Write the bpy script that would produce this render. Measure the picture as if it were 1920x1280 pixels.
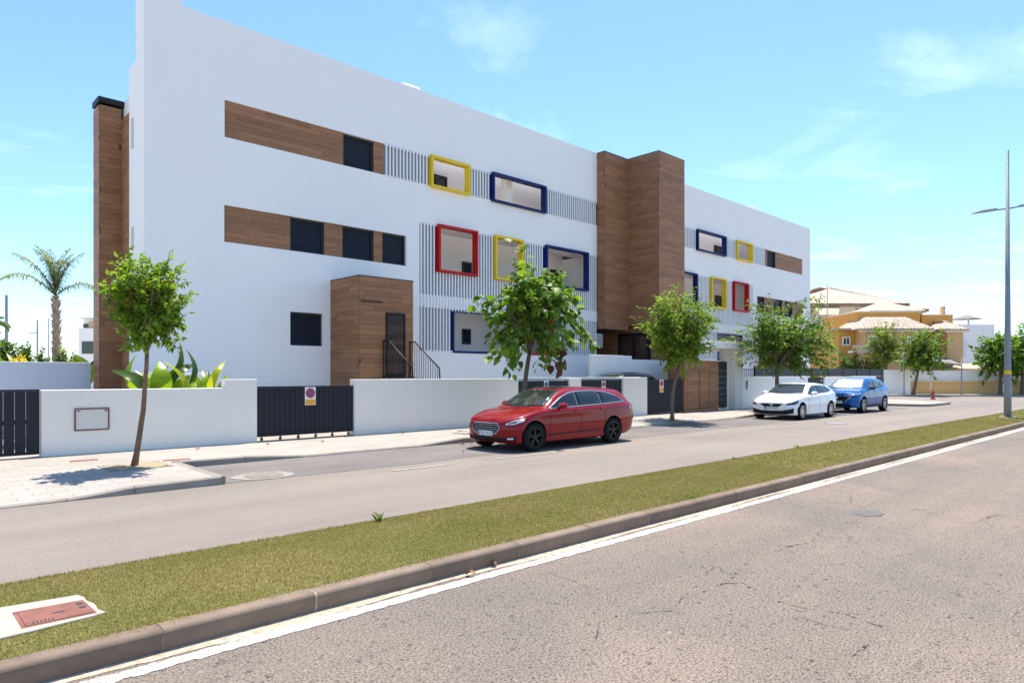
import bpy, bmesh, math, random
import numpy as np
from mathutils import Vector, Matrix
from mathutils.bvhtree import BVHTree
rnd = random.Random(7)
R = math.radians
for o in list(bpy.data.objects):
    bpy.data.objects.remove(o)
scene = bpy.context.scene
COL = scene.collection

# ------------------------------------------------------------------ camera
TH = math.atan2(1330, 1266)
CC, SS = math.cos(TH), math.sin(TH)
cam = bpy.data.cameras.new('camera')
cam.sensor_width = 36
cam.lens = 36 * 1266 / 1920
cam.shift_y = 63 / 1920
cam.clip_end = 3000
cam.clip_start = 0.05
cam_o = bpy.data.objects.new('camera', cam)
COL.objects.link(cam_o)
cam_o.location = (0, 0, 1.67)
cam_o.rotation_euler = (R(90), 0, -math.atan2(CC, SS))
scene.camera = cam_o
# ------------------------------------------------------------------ sky and sun
SUN = Vector((.30, .17, 1)).normalized()
world = bpy.data.worlds.new('World')
scene.world = world
world.use_nodes = True
wn = world.node_tree
wn.nodes.clear()
def wnode(t, **k):
    n = wn.nodes.new(t)
    for a, b in k.items():
        setattr(n, a, b)
    return n
sky = wnode('ShaderNodeTexSky', sky_type='NISHITA', sun_disc=False)
sky.sun_elevation = math.asin(SUN.z)
sky.sun_rotation = math.atan2(SUN.x, SUN.y)
sky.air_density = 1.0
sky.dust_density = 0.25
sky.ozone_density = 3.0
sky.altitude = 0
bg = wnode('ShaderNodeBackground')
bg.inputs['Strength'].default_value = 0.135
wout = wnode('ShaderNodeOutputWorld')
# thin high cloud, laid on a plane far overhead
tc = wnode('ShaderNodeTexCoord')
sep = wnode('ShaderNodeSeparateXYZ')
wn.links.new(tc.outputs['Generated'], sep.inputs[0])
mz = wnode('ShaderNodeMath', operation='MAXIMUM'); mz.inputs[1].default_value = 0.06
wn.links.new(sep.outputs['Z'], mz.inputs[0])
dx = wnode('ShaderNodeMath', operation='DIVIDE'); dy = wnode('ShaderNodeMath', operation='DIVIDE')
wn.links.new(sep.outputs['X'], dx.inputs[0]); wn.links.new(mz.outputs[0], dx.inputs[1])
wn.links.new(sep.outputs['Y'], dy.inputs[0]); wn.links.new(mz.outputs[0], dy.inputs[1])
cmb = wnode('ShaderNodeCombineXYZ')
wn.links.new(dx.outputs[0], cmb.inputs[0]); wn.links.new(dy.outputs[0], cmb.inputs[1])
mp = wnode('ShaderNodeMapping'); mp.inputs['Scale'].default_value = (0.55, 0.8, 1); mp.inputs['Rotation'].default_value = (0, 0, R(25)); mp.inputs['Location'].default_value = (3.1, 1.7, 0)
wn.links.new(cmb.outputs[0], mp.inputs[0])
nz = wnode('ShaderNodeTexNoise'); nz.inputs['Scale'].default_value = 1.1; nz.inputs['Detail'].default_value = 7; nz.inputs['Roughness'].default_value = .6; nz.inputs['Distortion'].default_value = .9
wn.links.new(mp.outputs[0], nz.inputs['Vector'])
rp = wnode('ShaderNodeValToRGB')
rp.color_ramp.elements[0].position = .53; rp.color_ramp.elements[0].color = (0, 0, 0, 1)
rp.color_ramp.elements[1].position = .88; rp.color_ramp.elements[1].color = (.30, .30, .30, 1)
wn.links.new(nz.outputs['Fac'], rp.inputs[0])
mix = wnode('ShaderNodeMixRGB')
mix.inputs['Color2'].default_value = (8.6, 9.4, 10.4, 1)
wn.links.new(rp.outputs[0], mix.inputs['Fac'])
tint = wnode('ShaderNodeMixRGB', blend_type='MULTIPLY'); tint.inputs['Fac'].default_value = 1; tint.inputs['Color2'].default_value = (.75, .88, .97, 1)
wn.links.new(sky.outputs[0], tint.inputs['Color1'])
wn.links.new(tint.outputs[0], mix.inputs['Color1'])
wn.links.new(mix.outputs[0], bg.inputs['Color'])
wn.links.new(bg.outputs[0], wout.inputs[0])
sl = bpy.data.lights.new('sun', 'SUN')
sl.energy = 4.0
sl.angle = R(0.53)
sl.color = (1.0, .93, .835)
so = bpy.data.objects.new('sun', sl)
COL.objects.link(so)
so.rotation_euler = SUN.to_track_quat('Z', 'Y').to_euler()
so.location = (0, 0, 60)
scene.view_settings.view_transform = 'Standard'
scene.view_settings.look = 'None'
scene.view_settings.gamma = 1
scene.view_settings.exposure = 1.04
scene.render.engine = 'CYCLES'
scene.cycles.max_bounces = 8
scene.cycles.diffuse_bounces = 5

# ------------------------------------------------------------------ helpers
class MB:
    def __init__(s):
        s.v = []; s.f = []
    def add(s, vs, fs):
        n = len(s.v); s.v += [tuple(p) for p in vs]; s.f += [tuple(i + n for i in q) for q in fs]
    def box(s, x0, x1, y0, y1, z0, z1):
        s.add([(x0, y0, z0), (x1, y0, z0), (x1, y1, z0), (x0, y1, z0), (x0, y0, z1), (x1, y0, z1), (x1, y1, z1), (x0, y1, z1)],
              [(0, 3, 2, 1), (4, 5, 6, 7), (0, 1, 5, 4), (1, 2, 6, 5), (2, 3, 7, 6), (3, 0, 4, 7)])
        return s
    def obox(s, o, u, v, w):  # origin corner and three edge vectors
        o, u, v, w = map(Vector, (o, u, v, w))
        s.add([o, o + u, o + u + v, o + v, o + w, o + u + w, o + u + v + w, o + v + w],
              [(0, 3, 2, 1), (4, 5, 6, 7), (0, 1, 5, 4), (1, 2, 6, 5), (2, 3, 7, 6), (3, 0, 4, 7)])
        return s
    def tube(s, pts, rad, n=8, cap=True):
        pts = [Vector(p) for p in pts]
        if not hasattr(rad, '__len__'): rad = [rad] * len(pts)
        rings = []
        prev = None
        for i, p in enumerate(pts):
            t = (pts[min(i + 1, len(pts) - 1)] - pts[max(i - 1, 0)])
            t = t.normalized() if t.length > 1e-9 else Vector((0, 0, 1))
            if prev is None:
                a = Vector((1, 0, 0)) if abs(t.x) < .8 else Vector((0, 1, 0))
                a = (a - t * a.dot(t)).normalized()
            else:
                a = (prev - t * prev.dot(t)).normalized()
            prev = a
            b = t.cross(a)
            rings.append([p + (a * math.cos(2 * math.pi * k / n) + b * math.sin(2 * math.pi * k / n)) * rad[i] for k in range(n)])
        vs = [q for r in rings for q in r]
        fs = []
        for i in range(len(rings) - 1):
            for k in range(n):
                k2 = (k + 1) % n
                fs.append((i * n + k, i * n + k2, (i + 1) * n + k2, (i + 1) * n + k))
        if cap:
            fs.append(tuple(range(n - 1, -1, -1))); fs.append(tuple((len(rings) - 1) * n + k for k in range(n)))
        s.add(vs, fs)
        return s
    def lathe(s, prof, n=24, c=(0, 0, 0), axis='z', closed=False, cap=True):
        vs = []
        for (r, h) in prof:
            for k in range(n):
                a = 2 * math.pi * k / n
                x, y = r * math.cos(a), r * math.sin(a)
                q = (x, y, h) if axis == 'z' else ((x, h, y) if axis == 'y' else (h, x, y))
                vs.append((q[0] + c[0], q[1] + c[1], q[2] + c[2]))
        fs = []
        m = len(prof)
        for i in range(m if closed else m - 1):
            for k in range(n):
                k2 = (k + 1) % n; j = (i + 1) % m
                fs.append((i * n + k, i * n + k2, j * n + k2, j * n + k))
        if not closed and cap:
            if prof[0][0] > 1e-4: fs.append(tuple(range(n - 1, -1, -1)))
            if prof[-1][0] > 1e-4: fs.append(tuple((m - 1) * n + k for k in range(n)))
        s.add(vs, fs)
        return s
    def prism(s, poly, h0, h1, axis='z'):
        n = len(poly)
        def q(p, h):
            return (p[0], p[1], h) if axis == 'z' else ((p[0], h, p[1]) if axis == 'y' else (h, p[0], p[1]))
        s.add([q(p, h0) for p in poly] + [q(p, h1) for p in poly],
              [tuple(range(n - 1, -1, -1)), tuple(range(n, 2 * n))] + [(i, (i + 1) % n, n + (i + 1) % n, n + i) for i in range(n)])
        return s
    def holes(s, x0, x1, z0, z1, y0, y1, hs):
        """upright wall slab with rectangular openings, one connected skin"""
        xs = sorted(set([x0, x1] + [min(max(v, x0), x1) for h in hs for v in h[:2]]))
        zs = sorted(set([z0, z1] + [min(max(v, z0), z1) for h in hs for v in h[2:]]))
        nx, nz_ = len(xs), len(zs)
        def solid(i, j):
            if i < 0 or j < 0 or i >= nx - 1 or j >= nz_ - 1: return False
            cx, cz = (xs[i] + xs[i + 1]) / 2, (zs[j] + zs[j + 1]) / 2
            return not any(h[0] < cx < h[1] and h[2] < cz < h[3] for h in hs)
        vs = [(x, y, z) for y in (y0, y1) for z in zs for x in xs]
        idx = lambda i, j, k: k * nx * nz_ + j * nx + i
        fs = []
        for i in range(nx - 1):
            for j in range(nz_ - 1):
                if not solid(i, j): continue
                fs.append((idx(i, j, 0), idx(i + 1, j, 0), idx(i + 1, j + 1, 0), idx(i, j + 1, 0)))
                fs.append((idx(i, j, 1), idx(i, j + 1, 1), idx(i + 1, j + 1, 1), idx(i + 1, j, 1)))
                if not solid(i - 1, j): fs.append((idx(i, j, 0), idx(i, j + 1, 0), idx(i, j + 1, 1), idx(i, j, 1)))
                if not solid(i + 1, j): fs.append((idx(i + 1, j, 0), idx(i + 1, j, 1), idx(i + 1, j + 1, 1), idx(i + 1, j + 1, 0)))
                if not solid(i, j - 1): fs.append((idx(i, j, 0), idx(i, j, 1), idx(i + 1, j, 1), idx(i + 1, j, 0)))
                if not solid(i, j + 1): fs.append((idx(i, j + 1, 0), idx(i + 1, j + 1, 0), idx(i + 1, j + 1, 1), idx(i, j + 1, 1)))
        s.add(vs, fs)
        return s
    def build(s, name, mat, parent=None, smooth=False, bevel=0, kind=None, local=False):
        off = Vector((0, 0, 0))
        if parent is not None and not local:
            p = parent
            while p is not None:
                off += p.location; p = p.parent
        me = bpy.data.meshes.new(name)
        me.from_pydata([(a - off.x, b - off.y, c - off.z) for a, b, c in s.v], [], s.f)
        me.validate()
        if smooth:
            me.polygons.foreach_set('use_smooth', [True] * len(me.polygons))
        for m in (mat if isinstance(mat, (list, tuple)) else [mat]): me.materials.append(m)
        return link(name, me, parent, bevel, kind)

def link(name, me, parent=None, bevel=0, kind=None):
    o = bpy.data.objects.new(name, me)
    COL.objects.link(o)
    if parent is not None: o.parent = parent
    if bevel:
        b = o.modifiers.new('bevel', 'BEVEL'); b.width = bevel; b.segments = 2; b.limit_method = 'ANGLE'; b.angle_limit = R(40)
        b.harden_normals = False
    if kind: o['kind'] = kind
    return o
def thing(name, loc, label, cat, group=None):
    o = bpy.data.objects.new(name, None)
    COL.objects.link(o)
    o.empty_display_size = .2
    o.location = loc
    return tag(o, label, cat, group)
def tag(o, label, cat, group=None):
    o['label'] = label; o['category'] = cat
    if group: o['group'] = group
    return o
def struct(o):
    o['kind'] = 'structure'
    return o
def center(o, p):
    """move a top-level mesh's origin to its own base"""
    p = Vector(p)
    o.data.transform(Matrix.Translation(-p)); o.location = p
    return o

# local frame of the block across the side street: r to the right of the view, d straight ahead
def RP(r, d, z=0):
    return (r * SS + d * CC, -r * CC + d * SS, z)

# ------------------------------------------------------------------ materials
def newmat(name):
    m = bpy.data.materials.new(name)
    m.use_nodes = True
    nt = m.node_tree
    return m, nt, nt.nodes['Principled BSDF']
def N(nt, t, ins=None, **k):
    n = nt.nodes.new(t)
    for a, b in k.items(): setattr(n, a, b)
    for a, b in (ins or {}).items(): n.inputs[a].default_value = b
    return n
def coord(nt, scale=(1, 1, 1), kind='Object', rot=(0, 0, 0)):
    t = N(nt, 'ShaderNodeTexCoord')
    m = N(nt, 'ShaderNodeMapping', {'Scale': scale, 'Rotation': rot})
    nt.links.new(t.outputs[kind], m.inputs[0])
    return m.outputs[0]
def ramp(nt, src, stops):
    r = N(nt, 'ShaderNodeValToRGB')
    e = r.color_ramp.elements
    while len(e) < len(stops): e.new(.5)
    for i, (p, c) in enumerate(stops):
        e[i].position = p
        e[i].color = (c, c, c, 1) if not hasattr(c, '__len__') else (*c, 1)
    nt.links.new(src, r.inputs[0])
    return r.outputs[0]
def noise(nt, vec, scale, detail=4, rough=.55, dist=0):
    n = N(nt, 'ShaderNodeTexNoise', {'Scale': scale, 'Detail': detail, 'Roughness': rough, 'Distortion': dist})
    nt.links.new(vec, n.inputs['Vector'])
    return n.outputs['Fac']
def mixc(nt, fac, a, b, mode='MIX'):
    m = N(nt, 'ShaderNodeMixRGB', blend_type=mode)
    for key, v in (('Fac', fac), ('Color1', a), ('Color2', b)):
        if hasattr(v, 'is_linked') or hasattr(v, 'links'): nt.links.new(v, m.inputs[key])
        elif key == 'Fac': m.inputs[key].default_value = v
        else: m.inputs[key].default_value = (*v, 1)
    return m.outputs[0]
def bump(nt, bs, src, strength=.3, dist=.01):
    b = N(nt, 'ShaderNodeBump', {'Strength': strength, 'Distance': dist})
    nt.links.new(src, b.inputs['Height'])
    nt.links.new(b.outputs[0], bs.inputs['Normal'])
def simple(name, col, rough=.5, metal=0, var=.06, vscale=3, bmp=0, bscale=60, coat=0, spec=.5):
    m, nt, bs = newmat(name)
    v = coord(nt)
    n = noise(nt, v, vscale, 5, .6)
    lo = tuple(max(0, c * (1 - var)) for c in col); hi = tuple(min(1, c * (1 + var)) for c in col)
    nt.links.new(ramp(nt, n, [(.3, lo), (.7, hi)]), bs.inputs['Base Color'])
    bs.inputs['Roughness'].default_value = rough; bs.inputs['Metallic'].default_value = metal
    bs.inputs['Coat Weight'].default_value = coat; bs.inputs['Coat Roughness'].default_value = .04
    bs.inputs['Specular IOR Level'].default_value = spec
    if bmp: bump(nt, bs, noise(nt, v, bscale, 4, .6), bmp, .004)
    return m
M = {}
def render_wall(name, col, var=.025, streak=.05):
    m, nt, bs = newmat(name)
    v = coord(nt)
    a = noise(nt, v, .7, 5, .6)
    base = ramp(nt, a, [(.3, tuple(c * (1 - var) for c in col)), (.7, tuple(min(1, c * (1 + var)) for c in col))])
    st = noise(nt, coord(nt, (2.2, 2.2, .16)), 3, 5, .65)
    base = mixc(nt, ramp(nt, st, [(.5, 0.0), (.8, streak * 3)]), base, tuple(c * .8 for c in col))
    nt.links.new(base, bs.inputs['Base Color'])
    bs.inputs['Roughness'].default_value = .85
    bs.inputs['Specular IOR Level'].default_value = .25
    bump(nt, bs, noise(nt, v, 90, 3, .6), .18, .004)
    return m
M['white'] = render_wall('white_render', (.91, .875, .835), .015, .012)
M['fencewall'] = render_wall('fence_wall_render', (.80, .745, .67), .02, .03)
M['inner'] = render_wall('terrace_render', (.88, .845, .81), .02, .01)
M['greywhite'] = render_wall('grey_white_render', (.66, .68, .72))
M['ochre'] = render_wall('ochre_render', (.62, .33, .085), .06, .1)
M['tan'] = render_wall('tan_render', (.66, .42, .22), .06, .1)
M['ochrelow'] = render_wall('low_wall_ochre_render', (.66, .40, .17), .08, .1)
M['cream'] = render_wall('cream_render', (.80, .72, .6))
M['slat'] = simple('white_slat_paint', (.84, .84, .84), .45, var=.02)
M['yellow'] = simple('yellow_frame_paint', (.80, .56, .02), .45, var=.03, spec=.25)
M['blue'] = simple('blue_frame_paint', (.003, .014, .12), .5, var=.06, spec=.25)
M['red'] = simple('red_frame_paint', (.50, .004, .008), .45, var=.05, spec=.25)
M['gapshade'] = simple('slat_gap_shade_grey', (.36, .36, .365), .7, var=.05)  # grey that stands in for shade between the slats
M['shutter'] = simple('navy_shutter', (.013, .019, .033), .55, var=.12, vscale=2, spec=.25)
M['darkmetal'] = simple('charcoal_metal', (.017, .02, .026), .55, var=.15, vscale=4, bmp=.05)
M['gate'] = simple('charcoal_gate_paint', (.019, .021, .028), .6, var=.14, vscale=5, spec=.25)
M['black'] = simple('black_metal', (.007, .007, .008), .5, var=.1, spec=.3)
M['galv'] = simple('galvanised_steel', (.26, .265, .275), .6, metal=.2, var=.1, vscale=6)
M['concrete'] = simple('pale_concrete', (.38, .345, .285), .9, var=.12, vscale=6, bmp=.4, bscale=60)
M['cement'] = simple('worn_cement', (.27, .24, .21), .9, var=.3, vscale=5, bmp=.4, bscale=60)
M['mud'] = simple('dusty_iron', (.21, .175, .14), .9, var=.25, vscale=12, bmp=.5)
M['rust'] = simple('rusty_iron', (.20, .075, .05), .8, var=.3, vscale=9, bmp=.4, bscale=80)
M['redhyd'] = simple('faded_red_iron', (.42, .10, .045), .6, var=.2, vscale=15)
M['plate'] = simple('white_plate', (.8, .8, .78), .4, var=.02)
M['text'] = simple('black_lettering', (.02, .02, .025), .5)
M['signred'] = simple('sign_red', (.55, .03, .015), .4)
M['signblue'] = simple('sign_blue', (.04, .09, .30), .4)
M['signorange'] = simple('sign_orange', (.80, .36, .02), .4)
M['plaquerim'] = simple('plaque_rim', (.14, .045, .055), .5)
M['plaque'] = simple('plaque_face', (.62, .60, .54), .4, var=.03)
M['crack'] = simple('crack_grit', (.045, .038, .032), .95, var=.4, vscale=30)
M['soil'] = simple('dry_soil', (.30, .24, .15), .95, var=.4, vscale=14, bmp=.8, bscale=60)
M['grit'] = simple('pale_grit', (.47, .37, .27), .95, var=.35, vscale=18, bmp=1, bscale=120)
M['acwhite'] = simple('ac_casing', (.62, .61, .56), .5, var=.04)
M['canopy'] = simple('grey_canvas', (.22, .20, .19), .8, var=.1)
M['dark'] = simple('dark_interior', (.02, .02, .022), .6)
M['dryleaf'] = simple('dry_leaf', (.22, .10, .04), .8, var=.4, vscale=20)

def glass_mat(name, col, rough=.04):
    m, nt, bs = newmat(name)
    v = coord(nt)
    nt.links.new(ramp(nt, noise(nt, v, 1.2, 3), [(.3, tuple(c * .7 for c in col)), (.7, tuple(c * 1.3 for c in col))]), bs.inputs['Base Color'])
    bs.inputs['Roughness'].default_value = rough
    bs.inputs['Specular IOR Level'].default_value = .7
    return m
M['glass'] = glass_mat('dark_window_glass', (.018, .022, .028))
M['brownglass'] = glass_mat('brown_door_glass', (.07, .035, .022), .06)

def wood_mat(name, col):
    m, nt, bs = newmat(name)
    g = N(nt, 'ShaderNodeNewGeometry')
    t = N(nt, 'ShaderNodeTexCoord')
    off = N(nt, 'ShaderNodeVectorMath', operation='ADD')
    sc = N(nt, 'ShaderNodeMath', {1: 37.0}, operation='MULTIPLY')
    nt.links.new(g.outputs['Random Per Island'], sc.inputs[0])
    nt.links.new(t.outputs['Object'], off.inputs[0]); nt.links.new(sc.outputs[0], off.inputs[1])
    mp_ = N(nt, 'ShaderNodeMapping', {'Scale': (1.1, 1.1, 22)})
    nt.links.new(off.outputs[0], mp_.inputs[0])
    grain = noise(nt, mp_.outputs[0], 1.6, 6, .65, .6)
    a = ramp(nt, grain, [(.25, tuple(c * .66 for c in col)), (.5, col), (.78, tuple(c * 1.22 for c in col))])
    isl = ramp(nt, g.outputs['Random Per Island'], [(0, .82), (1, 1.15)])
    nt.links.new(mixc(nt, 1.0, a, isl, 'MULTIPLY'), bs.inputs['Base Color'])
    bs.inputs['Roughness'].default_value = .55
    bs.inputs['Specular IOR Level'].default_value = .3
    bump(nt, bs, grain, .15, .003)
    return m
M['wood'] = wood_mat('wood_look_cladding', (.315, .150, .072))
M['woodback'] = simple('cladding_joint', (.075, .04, .024), .9)

def asphalt(name, base, tint, speck, speck_scale, crack, scale_big=.35, bmp=.5, crackscale=.45):
    m, nt, bs = newmat(name)
    v = coord(nt)
    big = noise(nt, v, scale_big, 5, .6, .5)
    lng = noise(nt, coord(nt, (.05, .9, 1)), 1.0, 4, .6)
    col = ramp(nt, big, [(.32, base), (.68, tint)])
    col = mixc(nt, ramp(nt, lng, [(.38, 0), (.68, .55)]), col, tuple(c * .80 for c in base))
    fine = noise(nt, v, speck_scale, 3, .75)
    dk = ramp(nt, fine, [(.36, 1 - speck), (.50, 1), (.64, 1 + speck * .45)])
    col = mixc(nt, 1, col, dk, 'MULTIPLY')
    vo = N(nt, 'ShaderNodeTexVoronoi', {'Scale': speck_scale * .55})
    nt.links.new(v, vo.inputs['Vector'])
    pit = ramp(nt, vo.outputs['Color'], [(0, 1 - speck * .8), (.22, 1), (.8, 1), (1, 1 + speck * .4)])
    col = mixc(nt, 1, col, pit, 'MULTIPLY')
    h = fine
    if crack:
        wv = N(nt, 'ShaderNodeTexNoise', {'Scale': 1.6, 'Detail': 9, 'Roughness': .78})
        nt.links.new(v, wv.inputs['Vector'])
        ad = N(nt, 'ShaderNodeMixRGB', {'Fac': .38}, blend_type='ADD')
        nt.links.new(v, ad.inputs['Color1']); nt.links.new(wv.outputs['Color'], ad.inputs['Color2'])
        ed = N(nt, 'ShaderNodeTexVoronoi', {'Scale': crackscale}, feature='DISTANCE_TO_EDGE')
        nt.links.new(ad.outputs[0], ed.inputs['Vector'])
        ln = ramp(nt, ed.outputs['Distance'], [(.0, 1), (.005, .85), (.012, 0)])
        mk = ramp(nt, noise(nt, v, .9, 3, .6), [(.54, 0), (.66, crack)])
        cf = mixc(nt, 1, ln, mk, 'MULTIPLY')
        col = mixc(nt, cf, col, tuple(c * .28 for c in base))
    nt.links.new(col, bs.inputs['Base Color'])
    bs.inputs['Roughness'].default_value = .9
    bs.inputs['Specular IOR Level'].default_value = .25
    bump(nt, bs, h, bmp, .006)
    return m
M['road_near'] = asphalt('coarse_worn_asphalt', (.178, .152, .128), (.28, .216, .166), .8, 66, .8, .35, .8, .9)
M['road_far'] = asphalt('smooth_pale_asphalt', (.22, .187, .158), (.28, .235, .196), .25, 60, .2, .25, .2, .5)
M['bay'] = asphalt('grey_parking_asphalt', (.155, .138, .127), (.225, .20, .18), .25, 60, .3, .5, .3)
M['ground'] = simple('dusty_ground', (.42, .36, .27), .95, var=.2, vscale=.3)

def paving():
    m, nt, bs = newmat('cream_paving')
    v = coord(nt)
    br = N(nt, 'ShaderNodeTexBrick', {'Scale': 1, 'Mortar Size': .006, 'Brick Width': .4, 'Row Height': .2, 'Color1': (.41, .366, .315, 1), 'Color2': (.36, .322, .276, 1), 'Mortar': (.25, .22, .185, 1)})
    nt.links.new(v, br.inputs['Vector'])
    st = ramp(nt, noise(nt, v, .55, 6, .65), [(.3, .86), (.7, 1.06)])
    c = mixc(nt, 1, br.outputs['Color'], st, 'MULTIPLY')
    sp = ramp(nt, noise(nt, v, 30, 3, .7), [(.3, .93), (.7, 1.05)])
    nt.links.new(mixc(nt, 1, c, sp, 'MULTIPLY'), bs.inputs['Base Color'])
    bs.inputs['Roughness'].default_value = .85
    bs.inputs['Specular IOR Level'].default_value = .25
    bump(nt, bs, br.outputs['Fac'], -.3, .004)
    return m
M['paving'] = paving()
def kerbm(name, col):
    m, nt, bs = newmat(name)
    v = coord(nt, kind='Object')
    oi = N(nt, 'ShaderNodeObjectInfo')
    rr = ramp(nt, oi.outputs['Random'], [(0, .88), (1, 1.1)])
    n1 = ramp(nt, noise(nt, v, 4, 6, .65), [(.3, .8), (.7, 1.12)])
    n2 = ramp(nt, noise(nt, v, 70, 3, .7), [(.3, .9), (.7, 1.08)])
    c = mixc(nt, 1, mixc(nt, 1, rr, n1, 'MULTIPLY'), n2, 'MULTIPLY')
    nt.links.new(mixc(nt, 1, c, col, 'MULTIPLY'), bs.inputs['Base Color'])
    bs.inputs['Roughness'].default_value = .85
    bs.inputs['Specular IOR Level'].default_value = .25
    bump(nt, bs, noise(nt, v, 60, 4, .7), .35, .005)
    return m
M['kerb'] = kerbm('brown_concrete_kerb', (.215, .158, .115))
M['kerbgrey'] = kerbm('grey_concrete_kerb', (.30, .265, .225))
M['mortar'] = simple('pale_mortar', (.40, .31, .22), .95, var=.2, vscale=20, bmp=.5)
def paint_mat():
    m, nt, bs = newmat('worn_road_paint')
    v = coord(nt)
    w = ramp(nt, noise(nt, v, 26, 5, .75), [(.38, (.26, .22, .185)), (.53, (.64, .61, .57))])
    w2 = ramp(nt, noise(nt, v, 1.1, 4, .6), [(.3, (.62, .58, .53)), (.6, (1, 1, 1))])
    nt.links.new(mixc(nt, 1, w, w2, 'MULTIPLY'), bs.inputs['Base Color'])
    bs.inputs['Roughness'].default_value = .8
    return m
M['paint'] = paint_mat()
def faint_paint():
    m, nt, bs = newmat('faded_road_paint')
    v = coord(nt)
    w = ramp(nt, noise(nt, v, 12, 5, .75), [(.42, (.30, .262, .225)), (.70, (.50, .46, .42))])
    nt.links.new(w, bs.inputs['Base Color']); bs.inputs['Roughness'].default_value = .85
    return m
M['faint'] = faint_paint()

def leaf_mat(name, c0, c1, c2, trans=.42, gloss=.5):
    m, nt, bs = newmat(name)
    g = N(nt, 'ShaderNodeNewGeometry')
    oi = N(nt, 'ShaderNodeObjectInfo')
    ad = N(nt, 'ShaderNodeMath', operation='ADD'); fr = N(nt, 'ShaderNodeMath', operation='FRACT')
    nt.links.new(g.outputs['Random Per Island'], ad.inputs[0]); nt.links.new(oi.outputs['Random'], ad.inputs[1]); nt.links.new(ad.outputs[0], fr.inputs[0])
    c = ramp(nt, fr.outputs[0], [(0, c0), (.55, c1), (1, c2)])
    nt.links.new(c, bs.inputs['Base Color'])
    bs.inputs['Roughness'].default_value = gloss
    bs.inputs['Specular IOR Level'].default_value = .3
    tr = N(nt, 'ShaderNodeBsdfTranslucent')
    br = mixc(nt, 1, c, (1.5, 1.45, .6), 'MULTIPLY')
    nt.links.new(br, tr.inputs['Color'])
    mx = N(nt, 'ShaderNodeMixShader', {'Fac': trans})
    nt.links.new(bs.outputs[0], mx.inputs[1]); nt.links.new(tr.outputs[0], mx.inputs[2])
    nt.links.new(mx.outputs[0], nt.nodes['Material Output'].inputs[0])
    return m
M['leafA'] = leaf_mat('bright_green_leaf', (.075, .16, .012), (.165, .285, .024), (.29, .40, .05))
M['leafB'] = leaf_mat('deep_green_leaf', (.05, .115, .012), (.12, .23, .024), (.23, .335, .045))
M['leafC'] = leaf_mat('yellow_green_leaf', (.10, .17, .02), (.17, .26, .035), (.26, .32, .06))
M['leafD'] = leaf_mat('dusty_green_leaf', (.05, .10, .02), (.085, .145, .03), (.13, .18, .045))
M['banana'] = leaf_mat('banana_leaf', (.20, .32, .015), (.30, .40, .02), (.42, .46, .03), .5, .3)
M['bananad'] = leaf_mat('dark_banana_leaf', (.035, .075, .012), (.05, .10, .018), (.07, .12, .02), .35, .3)
M['yellowflower'] = leaf_mat('yellow_bract', (.65, .45, .02), (.75, .52, .03), (.8, .6, .05), .4, .5)
M['palm'] = leaf_mat('palm_leaflet', (.11, .155, .045), (.19, .235, .08), (.30, .32, .13), .4, .5)
M['browndead'] = leaf_mat('withered_leaf', (.07, .028, .012), (.10, .04, .018), (.14, .06, .025), .25, .6)
M['bark'] = simple('brown_bark', (.15, .105, .075), .9, var=.35, vscale=14, bmp=.8, bscale=40)
M['barkred'] = simple('reddish_bark', (.20, .115, .065), .9, var=.3, vscale=14, bmp=.7, bscale=40)
M['palmbark'] = simple('palm_bark', (.33, .245, .19), .95, var=.45, vscale=8, bmp=1, bscale=25)
def grass_mat(blade):
    m, nt, bs = newmat('turf_blade' if blade else 'turf_thatch')
    v = coord(nt)
    big = noise(nt, coord(nt, (.5, 1, 1)), 1.5, 5, .65)
    if blade:
        g = N(nt, 'ShaderNodeNewGeometry')
        a = ramp(nt, g.outputs['Random Per Island'], [(0, (.22, .19, .045)), (.45, (.35, .29, .085)), (.8, (.45, .37, .15)), (1, (.54, .45, .25))])
        b = ramp(nt, g.outputs['Random Per Island'], [(0, (.21, .195, .046)), (.6, (.34, .30, .082)), (1, (.44, .38, .14))])
    else:
        f = noise(nt, v, 60, 3, .7)
        a = ramp(nt, f, [(.3, (.14, .125, .035)), (.7, (.29, .245, .085))])
        b = ramp(nt, f, [(.3, (.09, .11, .02)), (.7, (.19, .195, .045))])
    nt.links.new(mixc(nt, ramp(nt, big, [(.4, 0), (.62, 1)]), a, b), bs.inputs['Base Color'])
    bs.inputs['Roughness'].default_value = .7
    bs.inputs['Specular IOR Level'].default_value = .2
    if not blade: bump(nt, bs, noise(nt, v, 80, 3, .7), .8, .01)
    else:
        tr = N(nt, 'ShaderNodeBsdfTranslucent'); nt.links.new(bs.inputs['Base Color'].links[0].from_socket, tr.inputs['Color'])
        mx = N(nt, 'ShaderNodeMixShader', {'Fac': .45}); nt.links.new(bs.outputs[0], mx.inputs[1]); nt.links.new(tr.outputs[0], mx.inputs[2])
        nt.links.new(mx.outputs[0], nt.nodes['Material Output'].inputs[0])
    return m
M['grass'] = grass_mat(True); M['turf'] = grass_mat(False)
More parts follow.
